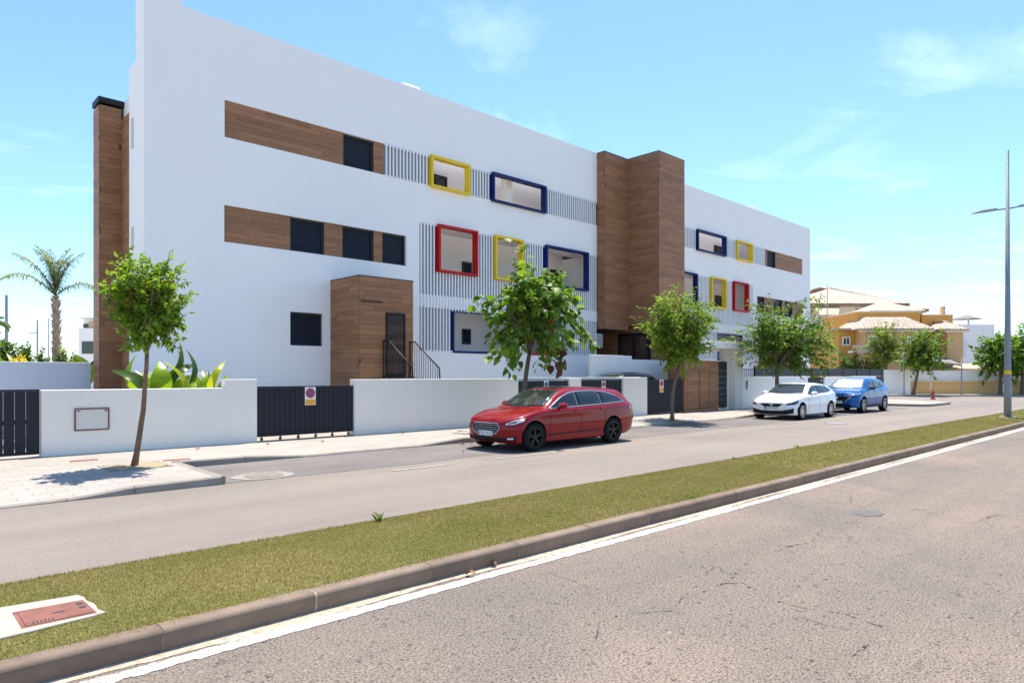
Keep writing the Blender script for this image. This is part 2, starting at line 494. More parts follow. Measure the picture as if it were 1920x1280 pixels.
def rooftile(name, c0, c1, ang):
    m, nt, bs = newmat(name)
    v = coord(nt, rot=(0, 0, ang))
    w = N(nt, 'ShaderNodeTexBrick', {'Scale': 1, 'Mortar Size': .03, 'Brick Width': .32, 'Row Height': .5, 'Color1': (*c0, 1), 'Color2': (*c1, 1), 'Mortar': (*[c * .45 for c in c0], 1)})
    nt.links.new(v, w.inputs['Vector'])
    n_ = ramp(nt, noise(nt, v, 2.2, 5, .7), [(.3, .7), (.7, 1.2)])
    nt.links.new(mixc(nt, 1, w.outputs['Color'], n_, 'MULTIPLY'), bs.inputs['Base Color'])
    bs.inputs['Roughness'].default_value = .9
    bump(nt, bs, w.outputs['Fac'], -.8, .06)
    return m

# ================================================================== THE SETTING
def sheet(name, poly, z, mat):
    m = MB(); m.add([(x, y, z) for x, y in poly], [tuple(range(len(poly)))])
    return struct(m.build(name, mat))
sheet('ground', [(-400, -300), (900, -300), (900, 900), (-400, 900)], -.03, M['ground'])
sheet('road_near', [(-60, -30), (160, -30), (160, 4.5), (-60, 4.5)], 0.0, M['road_near'])
# far carriageway, opening into the side street beyond the houses
sheet('road_far', [(-60, 6.1), (30, 6.1), (120, 6.1), (120, 60), (40, 60), (40, 13.2), (-60, 13.2)], 0.0, M['road_far'])
sheet('parking_bay', [(3.9, 10.55), (7.5, 10.45), (13.5, 10.75), (26, 10.7), (38, 10.8), (40, 12.9), (3.9, 12.9)], .004, M['bay'])

# painted lines
m = MB()
rj = random.Random(12)
xs_l = list(np.arange(-2, 16, .045)) + list(np.arange(16, 120, .5))
pts_l = [(x, 4.15 + rj.gauss(0, .006), 4.272 + rj.gauss(0, .006)) for x in xs_l]
for (xa, a0, a1), (xb, b0, b1) in zip(pts_l, pts_l[1:]):
    m.add([(xa, a0, .004), (xb, b0, .004), (xb, b1, .004), (xa, a1, .004)], [(0, 1, 2, 3)])
struct(m.build('edge_line', M['paint']))
# wind-blown grit in the gutter
m = MB()
pts_l = [(x, 4.30 + .03 * math.sin(x * 2.3) + rj.gauss(0, .008), 4.40) for x in np.arange(-2, 30, .08)]
for (xa, a0, a1), (xb, b0, b1) in zip(pts_l, pts_l[1:]):
    m.add([(xa, a0, .003), (xb, b0, .003), (xb, b1, .010), (xa, a1, .010)], [(0, 1, 2, 3)])
struct(m.build('gutter_grit', M['grit']))
m = MB()
for x0, x1 in [(6.6, 8.0), (9.0, 10.9), (15.6, 17.6), (19.0, 21.2), (36, 39)]:
    m.add([(x0, 9.9, .008), (x1, 9.9, .008), (x1, 9.98, .008), (x0, 9.98, .008)], [(0, 1, 2, 3)])
for x0, x1 in [(52, 60)]:
    m.add([(x0, 8.2, .008), (x1, 8.2, .008), (x1, 8.35, .008), (x0, 8.35, .008)], [(0, 1, 2, 3)])
struct(m.build('bay_line', M['faint']))

# ---- crumbled cracks in the near road
rc = random.Random(21)
for path in [[(3.31, 2.71), (3.54, 2.88), (3.82, 2.9), (4.11, 2.68), (4.4, 2.78), (4.65, 2.76), (4.98, 2.74), (5.33, 2.81), (5.87, 2.97)], [(6.42, 2.92), (6.84, 2.82), (7.42, 2.97), (7.78, 2.87), (8.16, 2.81)], [(4.98, 2.74), (5.08, 2.65), (4.87, 2.33), (4.85, 2.09), (4.95, 1.82), (4.83, 1.44), (4.79, 1.18)], [(4.14, 1.49), (4.3, 1.52), (4.51, 1.5)], [(8.8, 2.77), (9.43, 2.6), (9.65, 2.26)], [(8.62, 1.97), (9.76, 1.85), (10.19, 1.66)]]:
    pts_c = []
    for (xa, ya), (xb, yb) in zip(path, path[1:]):
        n_c = max(2, int(math.hypot(xb - xa, yb - ya) / .022))
        for k in range(n_c):
            f = k / n_c; pts_c.append((xa + (xb - xa) * f + rc.gauss(0, .007), ya + (yb - ya) * f + rc.gauss(0, .007)))
    m = MB(); on = 1.0
    for k in range(len(pts_c) - 1):
        on = min(1, max(0, on + rc.gauss(0, .35)))
        if on < .35: continue
        (xa, ya), (xb, yb) = pts_c[k], pts_c[k + 1]
        d = max(1e-4, math.hypot(xb - xa, yb - ya)); w_c = (.0015 + .0055 * rc.random() ** 2) * on
        nx_c, ny_c = -(yb - ya) / d * w_c, (xb - xa) / d * w_c
        m.add([(xa - nx_c, ya - ny_c, .003), (xb - nx_c * .6, yb - ny_c * .6, .003), (xb + nx_c * .6, yb + ny_c * .6, .003), (xa + nx_c, ya + ny_c, .003)], [(0, 1, 2, 3)])
        if rc.random() < .10:   # a lost stone beside the crack
            r_c = rc.uniform(.006, .014)
            m.add([(xa + rc.gauss(0, .02) * 0 + r_c * math.cos(a_c) * 1.4, ya + .01 + r_c * math.sin(a_c), .0034) for a_c in (0, 1.1, 2.3, 3.4, 4.6, 5.5)], [(0, 1, 2, 3, 4, 5)])
    struct(m.build('road_crack', M['crack']))

# ---- grass median with its kerbs
MED_END = 62.0
mm = MB()
ys = [4.50, 4.9, 5.35, 5.8, 6.22]; zs = [.125, .145, .15, .145, .115]
for i in range(4):
    mm.add([(-14, ys[i], zs[i]), (MED_END, ys[i], zs[i]), (MED_END, ys[i + 1], zs[i + 1]), (-14, ys[i + 1], zs[i + 1])], [(0, 1, 2, 3)])
struct(mm.build('median', M['turf']))
def kerb_mesh(name, L, h, w, r, mat):
    prof = [(0.012, -.02), (0, h - r)]
    for k in range(1, 6):
        a = math.pi / 2 * k / 5
        prof.append((r - r * math.cos(a), h - r + r * math.sin(a)))
    prof += [(w, h), (w, -.02)]
    mb = MB(); mb.prism([(p[0], p[1]) for p in prof], 0.005, L - .005, 'x')
    me = bpy.data.meshes.new(name); me.from_pydata(mb.v, [], mb.f); me.validate(); me.materials.append(mat)
    return me
kb = struct(MB().build('kerb', M['mortar']))
kb.data = kerb_mesh('kerb', MED_END + 14, .139, .12, .035, M['mortar']); kb.location = (-14, 4.3885, 0)
kme = kerb_mesh('kerb_stone', 1.0, .142, .13, .035, M['kerb'])
for i in range(-14, 42):
    o = link('kerb_stone', kme, kb)
    jr = random.Random(i)
    o.location = (i + .28 + jr.uniform(-.004, .004) + 14, -.0035 + jr.uniform(-.002, .002), jr.uniform(-.001, .003))
    o.rotation_euler = (jr.uniform(-.006, .006), 0, jr.uniform(-.001, .001))
o = link('kerb_stone', kerb_mesh('kerb_run', MED_END - 42.3, .142, .13, .035, M['kerb']), kb); o.location = (56.28, -.0035, 0); o['kind'] = 'stuff'
# low edging on the other side of the grass
kb2 = struct(MB().box(-14, MED_END, 6.235, 6.30, -.02, .085).build('edging', M['kerbgrey']))

# ---- grass blades
rs = np.random.RandomState(3)
def blades(n, x0, x1, y0, y1, h, w, seed):
    r = np.random.RandomState(seed)
    u = r.rand(n)
    x = x0 + (x1 - x0) * u
    y = y0 + (y1 - y0) * r.rand(n)
    keep = ~((x < np.interp(y, [4.82, 4.865, 4.90, 4.93, 5.15, 5.36, 5.445, 5.49, 5.52], [-9, .70, 1.0, 1.09, 1.08, 1.06, 1.03, .6, -9])) & (y > 4.8) & (y < 5.6))
    x, y = x[keep], y[keep]; n = len(x)
    z = np.interp(y, ys, zs)
    a = r.rand(n) * math.pi * 2
    hh = h * (.45 + .75 * r.rand(n)); ww = w * (.6 + .7 * r.rand(n))
    ln = r.rand(n) * 1.6
    la = r.rand(n) * math.pi * 2
    p0 = np.stack([x - np.cos(a) * ww, y - np.sin(a) * ww, z - .004], 1)
    p1 = np.stack([x + np.cos(a) * ww, y + np.sin(a) * ww, z - .004], 1)
    p2 = np.stack([x + np.cos(la) * ln * hh, y + np.sin(la) * ln * hh, z + hh], 1)
    return np.stack([p0, p1, p2], 1).reshape(-1, 3)
parts = [blades(150000, -1.0, 4, 4.5, 6.25, .016, .0032, 1), blades(150000, 4, 11, 4.5, 6.25, .018, .005, 2),
         blades(90000, 11, 28, 4.5, 6.25, .02, .010, 3), blades(30000, 28, 60, 4.5, 6.25, .022, .022, 4),
         # ragged fringe leaning over the kerb and the far edging
         blades(9000, -1, 14, 4.47, 4.53, .03, .005, 5), blades(14000, -1, 30, 6.19, 6.27, .022, .005, 6)]
pv = np.concatenate(parts).astype(np.float32)
def tri_mesh(name, pv, k=3):
    me = bpy.data.meshes.new(name)
    n = len(pv) // k
    me.vertices.add(len(pv)); me.vertices.foreach_set('co', pv.ravel())
    me.loops.add(len(pv)); me.loops.foreach_set('vertex_index', np.arange(len(pv), dtype=np.int32))
    me.polygons.add(n); me.polygons.foreach_set('loop_start', np.arange(0, len(pv), k, dtype=np.int32))
    me.update(calc_edges=True)
    return me
me = tri_mesh('grass', pv); me.materials.append(M['grass'])
g = link('grass', me, kind='stuff'); tag(g, 'short yellow-green turf covering the median between the kerbs', 'grass')

# ---- pavement along the houses: parking bays cut into it
KY = 12.86
pav = struct(MB().build('pavement', M['paving']))
def pave(poly, zf):
    m = MB()
    m.add([(x, y, zf(x, y)) for x, y in poly], [tuple(range(len(poly)))])
    return m
def kh(x):
    """pavement edge height along the parking bay: lowered at the driveways"""
    return float(np.interp(x, [3.9, 5.2, 6.4, 9.4, 10.6, 15.3, 16.6, 24.0, 25.6, 60], [.125, .115, .035, .035, .12, .12, .035, .035, .12, .12]))
def bh(x):
    return float(np.interp(x, [-60, .9, 1.9, 2.7, 3.95], [.012, .012, .03, .105, .125]))
mp_ = MB()
xs_ = [-60, -20, 0, .5, 1, 1.5, 1.9, 2.3, 2.7, 3.2, 3.9]
for i in range(len(xs_) - 1):
    a, b = xs_[i], xs_[i + 1]
    for (y0, y1, t0, t1) in [(10.58, 11.6, 0, .6), (11.6, KY, .6, 1), (KY, 15.4, 1, 1)]:
        def hz(x, t): return bh(x) * (1 - t) + .122 * t if x < 3.9 else .125
        mp_.add([(a, y0, hz(a, t0)), (b, y0, hz(b, t0)), (b, y1, hz(b, t1)), (a, y1, hz(a, t1))], [(0, 1, 2, 3)])
xs2 = [3.9, 5.2, 6.4, 9.4, 10.6, 13, 15.3, 16.6, 20, 24, 25.6, 33, 40.0]
for i in range(len(xs2) - 1):
    a, b = xs2[i], xs2[i + 1]
    for (y0, y1, t0, t1) in [(KY + .1, 13.9, 0, 1), (13.9, 15.45, 1, 1)]:
        hz = lambda x, t: kh(x) * (1 - t) + .12 * t
        mp_.add([(a, y0, hz(a, t0)), (b, y0, hz(b, t0)), (b, y1, hz(b, t1)), (a, y1, hz(a, t1))], [(0, 1, 2, 3)])
# paved yards behind the fence wall and the corner build-out by the side street
mp_.add([(-30, 15.4, .122), (40, 15.45, .12), (40, 19.6, .12), (-30, 22.5, .122)], [(0, 1, 2, 3)])
corner = [(40, KY + .1), (40.3, 11.0), (41, 10.62), (44.6, 10.62), (46, 11.3), (46.9, 12.6), (48.5, 15.2), (51, 20), (51, 30), (40, 30)]
mp_.add([(x, y, .12) for x, y in corner], [tuple(range(len(corner)))])
pav.data = mp_.build('pavement_tmp', M['paving']).data
bpy.data.objects.remove(bpy.data.objects['pavement_tmp'])
# kerb stones: build-out in front of the first tree
def stone_run(parent, p, q, h0, h1, w=.14, mat='kerbgrey'):
    p, q = Vector((*p, 0)), Vector((*q, 0))
    n = max(1, round((q - p).length / 1.0))
    d = (q - p) / n
    u = d.normalized(); nrm = Vector((u.y, -u.x, 0))
    for i in range(n):
        a = p + d * i + u * .004; b = p + d * (i + 1) - u * .004
        ha, hb = h0 + (h1 - h0) * i / n, h0 + (h1 - h0) * (i + 1) / n
        jr = rnd.uniform(-.003, .003)
        pts = []
        for (c, h) in ((a, ha), (b, hb)):
            h += jr + .004
            pts += [c - Vector((0, 0, .03)), c + Vector((0, 0, max(.006, h - .02))), c - nrm * .02 + Vector((0, 0, h)), c - nrm * w + Vector((0, 0, h)), c - nrm * w - Vector((0, 0, .03))]
        m = MB(); m.add(pts, [(0, 1, 2, 3, 4), (9, 8, 7, 6, 5)] + [(k, 5 + k, 5 + (k + 1) % 5, (k + 1) % 5) for k in range(5)])
        m.build('kerb_stone', M[mat], parent)
kp = bpy.data.objects.new('pavement_kerb', None); COL.objects.link(kp); struct(kp)
prev = -6
for x in [-3, 0, 1, 1.9, 2.7, 3.9]:
    stone_run(kp, (prev, 10.52), (x, 10.52), bh(prev), bh(x)); prev = x
stone_run(kp, (3.96, 10.53), (4.02, KY), .125, .125)
prev = 4.03
for x in [5.2, 6.4, 9.4, 10.6, 15.3, 16.6, 24.0, 25.6, 40.0]:
    stone_run(kp, (prev, KY), (x, KY), kh(prev), kh(x)); prev = x
for i in range(len(corner) - 4):
    stone_run(kp, corner[i], corner[i + 1], .12, .12)

# the block across the side street: pavement and kerb facing us
sp = struct(MB().build('side_pavement', M['paving']))
m = MB()
A = [RP(24, 53.2, .12), RP(62, 52.6, .12), RP(62, 57, .12), RP(24, 57.5, .12)]
m.add(A, [(0, 1, 2, 3)])
sp.data = m.build('tmp_sp', M['paving']).data; bpy.data.objects.remove(bpy.data.objects['tmp_sp'])
m = MB()
m.obox(RP(24, 53.05, -.02), Vector(RP(62, 52.45)) - Vector(RP(24, 53.05)), Vector(RP(0, .15)), (0, 0, .145))
struct(m.build('side_kerb', M['kerbgrey']))

# ---- manholes, patches and plates set into the ground
def flat_thing(name, poly, z, mat, label, cat, group=None, h=.01):
    c = Vector((sum(p[0] for p in poly) / len(poly), sum(p[1] for p in poly) / len(poly), z))
    o = MB().prism(poly, z, z + h).build(name, mat)
    center(o, c)
    return tag(o, label, cat, group)
patch = [(-.9, 5.50), (-.2, 5.515), (.3, 5.50), (.62, 5.495), (.9, 5.46), (1.045, 5.445), (1.065, 5.36), (1.06, 5.27), (1.085, 5.15), (1.075, 5.02), (1.10, 4.93), (1.03, 4.905), (.86, 4.885), (.72, 4.865), (.45, 4.85), (.1, 4.835), (-.9, 4.84)]
t = thing('inspection_cover', (.5, 5.2, .13), 'rusty rectangular inspection cover in a pale concrete surround in the grass', 'manhole')
MB().prism(patch, .10, .158).build('surround', M['concrete'], t, bevel=.008)
fr = MB().prism([(.66, 5.31), (1.04, 5.28), (1.05, 4.94), (.66, 4.94)], .15, .161).build('frame', M['rust'], t)
lid = MB().prism([(.68, 5.295), (1.025, 5.265), (1.035, 4.955), (.68, 4.955)], .155, .166).build('lid', M['rust'], t, bevel=.004)
m = MB()
for k in range(2): m.box(.985, 1.02, 5.17 - k * .09, 5.21 - k * .09, .155, .1672)
for k in range(6): m.box(.72 + k * .02, .727 + k * .02, 4.965, 5.0, .1655, .168)
m.box(.84, .90, 5.09, 5.11, .1655, .1672)
m.build('lid_cast_marks', M['darkmetal'], lid, kind='stuff')
circ = lambda cx, cy, r, n=24, ky=1: [(cx + r * math.cos(2 * math.pi * k / n), cy + r * ky * math.sin(2 * math.pi * k / n)) for k in range(n)]
t = thing('manhole', (4.75, 10.95, 0), 'round manhole in a pale cement ring at the edge of the parking bay', 'manhole')
rr_ = random.Random(4)
ring = [(4.75 + .52 * math.cos(a) * rr_.uniform(.9, 1.08), 10.95 + .42 * math.sin(a) * rr_.uniform(.9, 1.08)) for a in [2 * math.pi * k / 26 for k in range(26)]]
MB().prism(ring, -.01, .010).build('cement_ring', M['cement'], t)
MB().prism(circ(4.75, 10.95, .31), 0, .016).build('lid', M['mud'], t)
t = thing('manhole', (24.2, 9.2, 0), 'round iron manhole cover in the road near the white hatchback', 'manhole')
MB().prism(circ(24.2, 9.2, .36), -.01, .006).build('frame', M['bay'], t)
MB().prism(circ(24.2, 9.2, .30), 0, .010).build('lid', M['galv'], t)
flat_thing('cover_plate', [(2.62, 14.35), (3.05, 14.32), (3.02, 14.12), (2.60, 14.15)], .118, M['rust'], 'rusty utility plate in the pavement below the wall plaque', 'utility plate', None, .009)
flat_thing('cover_plate', [(3.86, 13.30), (4.32, 13.27), (4.28, 13.05), (3.82, 13.08)], .118, M['rust'], 'rusty utility plate in the pavement right of the first tree pit', 'utility plate', None, .009)
blob = [(8.76 + .21 * math.cos(a) * rr_.uniform(.75, 1.2), 2.93 + .16 * math.sin(a) * rr_.uniform(.75, 1.2)) for a in [2 * math.pi * k / 30 for k in range(30)]]
flat_thing('asphalt_patch', blob, .0, simple('fresh_bitumen', (.115, .105, .095), .8, var=.2, vscale=30, bmp=.5), 'small dark bitumen patch on the near road', 'road patch', None, .005)
# tree pits
def pit(x, y, sx, sy, label, mat, z=.12):
    t = thing('tree_pit', (x, y, z), label, 'tree pit')
    rr = random.Random(int(x * 10))
    n = 20
    vs = [(x, y, z + .035)]
    for k in range(n):
        a = 2 * math.pi * k / n
        f = 1 / max(abs(math.cos(a)), abs(math.sin(a)))
        vs.append((x + sx * f * math.cos(a), y + sy * f * math.sin(a), z + .006 + rr.uniform(0, .01)))
    m = MB(); m.add(vs, [(0, 1 + k, 1 + (k + 1) % n) for k in range(n)]); m.build('earth', mat, t)
    for (a0, a1, b0, b1) in [(x - sx - .06, x + sx + .06, y - sy - .06, y - sy), (x - sx - .06, x + sx + .06, y + sy, y + sy + .06), (x - sx - .06, x - sx, y - sy, y + sy), (x + sx, x + sx + .06, y - sy, y + sy)]:
        MB().box(a0, a1, b0, b1, z - .02, z + .011).build('edging', M['kerbgrey'], t, bevel=.006)
    return t
straw = simple('straw_mulch', (.34, .27, .15), .95, var=.35, vscale=30, bmp=1, bscale=80)
weedy = simple('weedy_soil', (.28, .25, .07), .95, var=.45, vscale=22, bmp=1, bscale=80)
pit(3.28, 12.72, .42, .38, 'straw-filled square tree pit around the first tree', straw, .123)
pit(13.2, 13.5, .42, .38, 'tree pit around the big-leaved tree behind the red estate car', M['soil'])
pit(20.35, 13.25, .48, .36, 'weedy tree pit around the tree by the wooden cabinet', weedy, .055)
pit(28.9, 13.5, .42, .38, 'tree pit around the tree behind the white hatchback', M['soil'])

# ================================================================== THE APARTMENT BUILDING
FY = 19.6
B = thing('apartment_building', (26, 19.6, 0), 'long white three-storey apartment block with coloured window frames and wooden stair tower', 'building')
def boards(mb, o, u, w, h, n, bh_=.145, bl=1.25, seed=1, gap=.005):
    """staggered cladding boards on an upright face: origin o, run u, outward normal n"""
    r = random.Random(seed)
    o, u, n = Vector(o), Vector(u).normalized(), Vector(n)
    rows = max(1, round(h / bh_)); rh = h / rows
    for i in range(rows):
        a = -r.uniform(0, bl)
        while a < w:
            b = a + bl * r.uniform(.85, 1.15)
            p, q = max(a, 0) + gap / 2, min(b, w) - gap / 2
            if q - p > .05:
                d = .012 + r.uniform(0, .004)
                mb.obox(o + u * p + Vector((0, 0, i * rh + gap / 2)) + n * .001, u * (q - p), n * d, (0, 0, rh - gap))
            a = b
def clad(parent, faces, name='board_cladding'):
    mb = MB()
    for k, (o, u, w, h, n) in enumerate(faces): boards(mb, o, u, w, h, n, seed=k + int(o[0] * 7))
    return mb.build(name, M['wood'], parent, kind='stuff')

# --- street walls of both wings
left_holes = [(7.34, 24.0, 8.46, 9.52), (7.33, 13.57, 5.47, 6.52), (14.13, 24.0, 4.56, 7.09), (14.13, 24.0, 2.54, 4.10), (9.31, 10.40, 2.58, 3.61)]
MB().holes(6.19, 24.0, 0, 11.77, FY, FY + .3, left_holes).build('street_wall', M['white'], B)
right_holes = [(27.95, 40.37, 8.46, 9.52), (40.37, 45.86, 8.46, 9.52), (27.95, 38.81, 4.56, 7.09), (27.95, 38.81, 2.54, 4.10), (39.38, 45.86, 5.47, 6.52)]
MB().holes(27.95, 47.11, 0, 11.77, FY, FY + .3, right_holes).build('street_wall', M['white'], B)
MB().box(5.25, 6.19, FY, FY + .76, 0, 13.2).build('corner_pier', M['white'], B)
sw = MB().holes(-21.0, -20.36, 0, 10.2, 5.25, 5.5, [(-20.80, -20.55, 7.9, 8.75), (-20.80, -20.55, 4.95, 5.75)])
sw.v = [(y, -x, z) for x, y, z in sw.v]
sw.build('side_wall', M['white'], B)
for z0, z1 in ((7.9, 8.75), (4.95, 5.75)):
    w = MB().box(5.40, 5.44, 20.55, 20.80, z0, z1).build('window', M['galv'], B)
# main mass, kept clear of the terraces
MB().box(7.4, 23.9, 21.9, 33, 0, 10.9).build('rear_mass', M['white'], B)
MB().box(23.9, 28.1, 21.9, 33, 0, 10.9).build('rear_mass', M['white'], B)
MB().box(28.1, 47.11, 21.9, 33, 0, 10.9).build('rear_mass', M['white'], B)
MB().box(46.85, 47.11, FY + .3, 21.9, 0, 11.77).build('side_wall', M['white'], B)
# terraces: floors, partitions, rear walls
for (x0, x1, pL) in ((7.4, 23.9, 14.0), (28.1, 46.85, 38.95)):
    for (z0, z1) in ((1.0, 1.45), (4.14, 4.52), (7.13, 7.42)):
        MB().box(x0, x1, FY + .303, 21.6 if z0 < 2 else 20.85, z0, z1).build('floor_slab', M['inner'], B)  # upper slabs stop short: invented light well that brightens the terraces
    lw = x0 < 10
    if lw:
        MB().box(x0, 17.1, FY + .303, 20.85, 10.1, 10.4).build('roof_slab', M['white'], B)  # roof likewise left open over the added light well
        MB().box(17.102, x1, FY + .303, 20.9, 10.1, 10.4).build('roof_slab', M['white'], B)
    else:
        MB().box(36.2, x1, FY + .303, 20.85, 10.1, 10.4).build('roof_slab', M['white'], B)
        MB().box(x0, 36.198, FY + .303, 20.9, 10.1, 10.4).build('roof_slab', M['white'], B)
    for (z0, z1, px) in ((1.452, 4.138, pL), (4.522, 7.128, pL), (7.422, 10.098, 12.62 if lw else 40.45)):
        MB().box(px - .07, px + .07, FY + .304, 21.6, z0, z1).build('partition', M['inner'], B)
MB().box(7.4, 23.9, 21.6, 21.898, 0, 10.9).build('terrace_wall', M['inner'], B)
MB().box(28.1, 46.85, 21.6, 21.898, 0, 10.9).build('terrace_wall', M['inner'], B)
for xp in (23.84, 28.1):
    for (z0, z1) in ((1.452, 4.138), (4.522, 7.128), (7.422, 10.098)):
        MB().box(xp, xp + .12, FY + .304, 21.59, z0, z1).build('partition', M['inner'], B)
MB().box(18.9, 19.25, 20.2, 20.5, 7.425, 10.098).build('column', M['white'], B)
for (x0, x1, z0, z1) in [(16.25, 16.9, 7.45, 9.65), (17.7, 18.2, 4.55, 6.35), (23.0, 23.75, 4.55, 6.6), (17.7, 18.15, 2.95, 3.58), (15.0, 15.3, 4.55, 6.6),
                         (37.75, 38.6, 7.45, 9.68), (39.2, 40.3, 7.45, 9.95), (37.85, 38.7, 4.55, 6.6), (36.9, 37.8, 1.5, 3.6)]:
    w = MB().holes(x0, x1, z0, z1, 21.54, 21.6, [(x0 + .07, x1 - .07, z0 + .07, z1 - .07)]).build('terrace_window', M['darkmetal'], B)
    MB().box(x0 + .07, x1 - .07, 21.57, 21.597, z0 + .07, z1 - .07).build('pane', M['glass'], w)
# --- shuttered windows and wood panels in the window bands
def shutter_window(x0, x1, z0, z1, y=FY):
    w = MB().holes(x0, x1, z0, z1, y + .10, y + .20, [(x0 + .05, x1 - .05, z0 + .05, z1 - .06)]).build('window', M['darkmetal'], B)
    mb = MB(); a, b = x0 + .05, x1 - .05
    nz_ = int((z1 - z0 - .11) / .045); dz = (z1 - z0 - .11) / nz_
    for k in range(nz_):
        q0 = z0 + .05 + k * dz
        mb.add([(a, y + .16, q0), (b, y + .16, q0), (b, y + .150, q0 + dz * .35), (a, y + .150, q0 + dz * .35), (b, y + .150, q0 + dz * .8), (a, y + .150, q0 + dz * .8), (b, y + .16, q0 + dz), (a, y + .16, q0 + dz)],
               [(0, 1, 2, 3), (3, 2, 4, 5), (5, 4, 6, 7)])
    mb.build('shutter', M['shutter'], w)
    MB().box(x0 + .003, x1 - .003, y + .201, y + .29, z0 + .003, z1 - .003).build('lining', M['dark'], w)
for (x0, x1, z0, z1) in [(11.14, 12.27, 8.46, 9.52), (9.33, 10.46, 5.47, 6.52), (11.11, 12.27, 5.47, 6.52), (12.62, 13.57, 5.47, 6.52), (9.31, 10.40, 2.58, 3.61),
                         (40.82, 41.92, 8.46, 9.52), (39.38, 40.40, 5.47, 6.52), (41.7, 42.9, 5.47, 6.52), (43.3, 44.4, 5.47, 6.52)]:
    shutter_window(x0 + .002, x1 - .002, z0 + .002, z1 - .002)
def wood_panel(x0, x1, z0, z1, y=FY + .06):
    p = MB().box(x0 + .002, x1 - .002, y, y + .2, z0 + .002, z1 - .002).build('wood_panel', M['woodback'], B)
    clad(p, [((x0 + .004, y, z0 + .004), (1, 0, 0), x1 - x0 - .008, z1 - z0 - .008, (0, -1, 0))])
for (x0, x1, z0, z1) in [(7.34, 11.14, 8.46, 9.52), (12.27, 12.66, 8.46, 9.52), (7.33, 9.33, 5.47, 6.52), (10.46, 11.11, 5.47, 6.52), (12.27, 12.62, 5.47, 6.52),
                         (40.37, 40.82, 8.46, 9.52), (41.92, 45.86, 8.46, 9.52), (40.40, 41.7, 5.47, 6.52), (42.9, 43.3, 5.47, 6.52), (44.4, 45.86, 5.47, 6.52)]:
    wood_panel(x0, x1, z0, z1)
# --- coloured box frames
def box_frame(x0, x1, z0, z1, col, front=FY - .15, bar=.085):
    o = MB().holes(x0, x1, z0, z1, front, FY + .12, [(x0 + bar, x1 - bar, z0 + bar, z1 - bar)]).build('window_frame', M[col], B, bevel=.003)
    o['label'] = col + ' painted box frame around a terrace opening'
F3 = [(14.56, 16.37, 'yellow'), (17.53, 20.53, 'blue'), (32.40, 35.45, 'blue'), (36.69, 38.60, 'yellow')]
F2 = [(14.89, 16.76, 'red'), (17.66, 19.19, 'yellow'), (20.54, 23.27, 'blue'), (29.65, 32.38, 'blue'), (33.84, 35.45, 'yellow'), (36.37, 38.10, 'red')]
F1 = [(15.62, 18.55, 'blue'), (19.55, 21.10, 'red'), (30.6, 32.3, 'red'), (34.61, 37.45, 'blue')]
for x0, x1, c in F3: box_frame(x0, x1, 8.42, 9.56, c)
for x0, x1, c in F2: box_frame(x0, x1, 5.41, 7.13, c)
for x0, x1, c in F1: box_frame(x0, x1, 2.49, 4.085, c, FY - .02)
# --- white vertical slats, every one a piece
SM = {}
def slat(x, z0, z1):
    k = round(z1 - z0, 3)
    if k not in SM:
        mb = MB().box(-.029, .029, FY - .034, FY - .004, 0, k)
        me = bpy.data.meshes.new('slat'); me.from_pydata(mb.v, [], mb.f); me.materials.append(M['slat']); SM[k] = me
    o = link('slat', SM[k], B); o.location = Vector((x, 0, z0)) - B.location
PITCH = .1405
def slats(x0, x1, z0, z1, frames, fz0):
    n = int((x1 - x0) / PITCH)
    for i in range(n):
        x = x0 + .06 + i * PITCH
        hit = [f for f in frames if f[0] - .03 < x < f[1] + .03]
        if not hit: slat(x, z0, z1)
        elif fz0 is not None and fz0 - z0 > .2: slat(x, z0, fz0)
slats(12.68, 24.0, 8.44, 9.54, F3, None); slats(28.0, 40.37, 8.44, 9.54, F3, None)
slats(14.13, 24.0, 4.03, 7.11, F2, 5.40); slats(28.0, 38.81, 4.03, 7.11, F2, 5.40)
slats(14.13, 24.0, 2.52, 4.028, F1, None); slats(28.0, 38.81, 2.52, 4.028, F1, None)
# added grey sheet painting the shade in the slat gaps, open at the frames
for (x0, x1, z0, z1, fr_) in [(12.665, 23.98, 8.465, 9.515, [(a, b, 8.5, 9.48) for a, b, c_ in F3]), (14.135, 23.98, 4.565, 7.085, [(a, b, 5.45, 7.085) for a, b, c_ in F2]), (14.135, 23.98, 2.545, 4.095, [(a, b, 2.545, 4.08) for a, b, c_ in F1]),
                             (27.97, 40.365, 8.465, 9.515, [(a, b, 8.5, 9.48) for a, b, c_ in F3]), (27.97, 38.80, 4.565, 7.085, [(a, b, 5.45, 7.085) for a, b, c_ in F2]), (27.97, 38.80, 2.545, 4.095, [(a, b, 2.545, 4.08) for a, b, c_ in F1])]:
    hs = [(a + .05, b - .05, c_, d_) for (a, b, c_, d_) in fr_ if a > x0 - 1 and b < x1 + 1]
    MB().holes(x0, x1, z0, z1, FY + .125, FY + .16, hs).build('slat_gap_shade', M['gapshade'], B)
# horizontal rails the slats are fixed to
for (x0, x1, zz) in [(12.68, 24.0, 8.47), (12.68, 24.0, 9.49), (14.13, 24, 7.06), (14.13, 24, 2.56), (28, 40.37, 8.47), (28, 40.37, 9.49), (28, 38.8, 7.06), (28, 38.8, 2.56)]:
    MB().box(x0, x1, FY + .002, FY + .05, zz - .015, zz + .015).build('slat_rail', M['slat'], B)
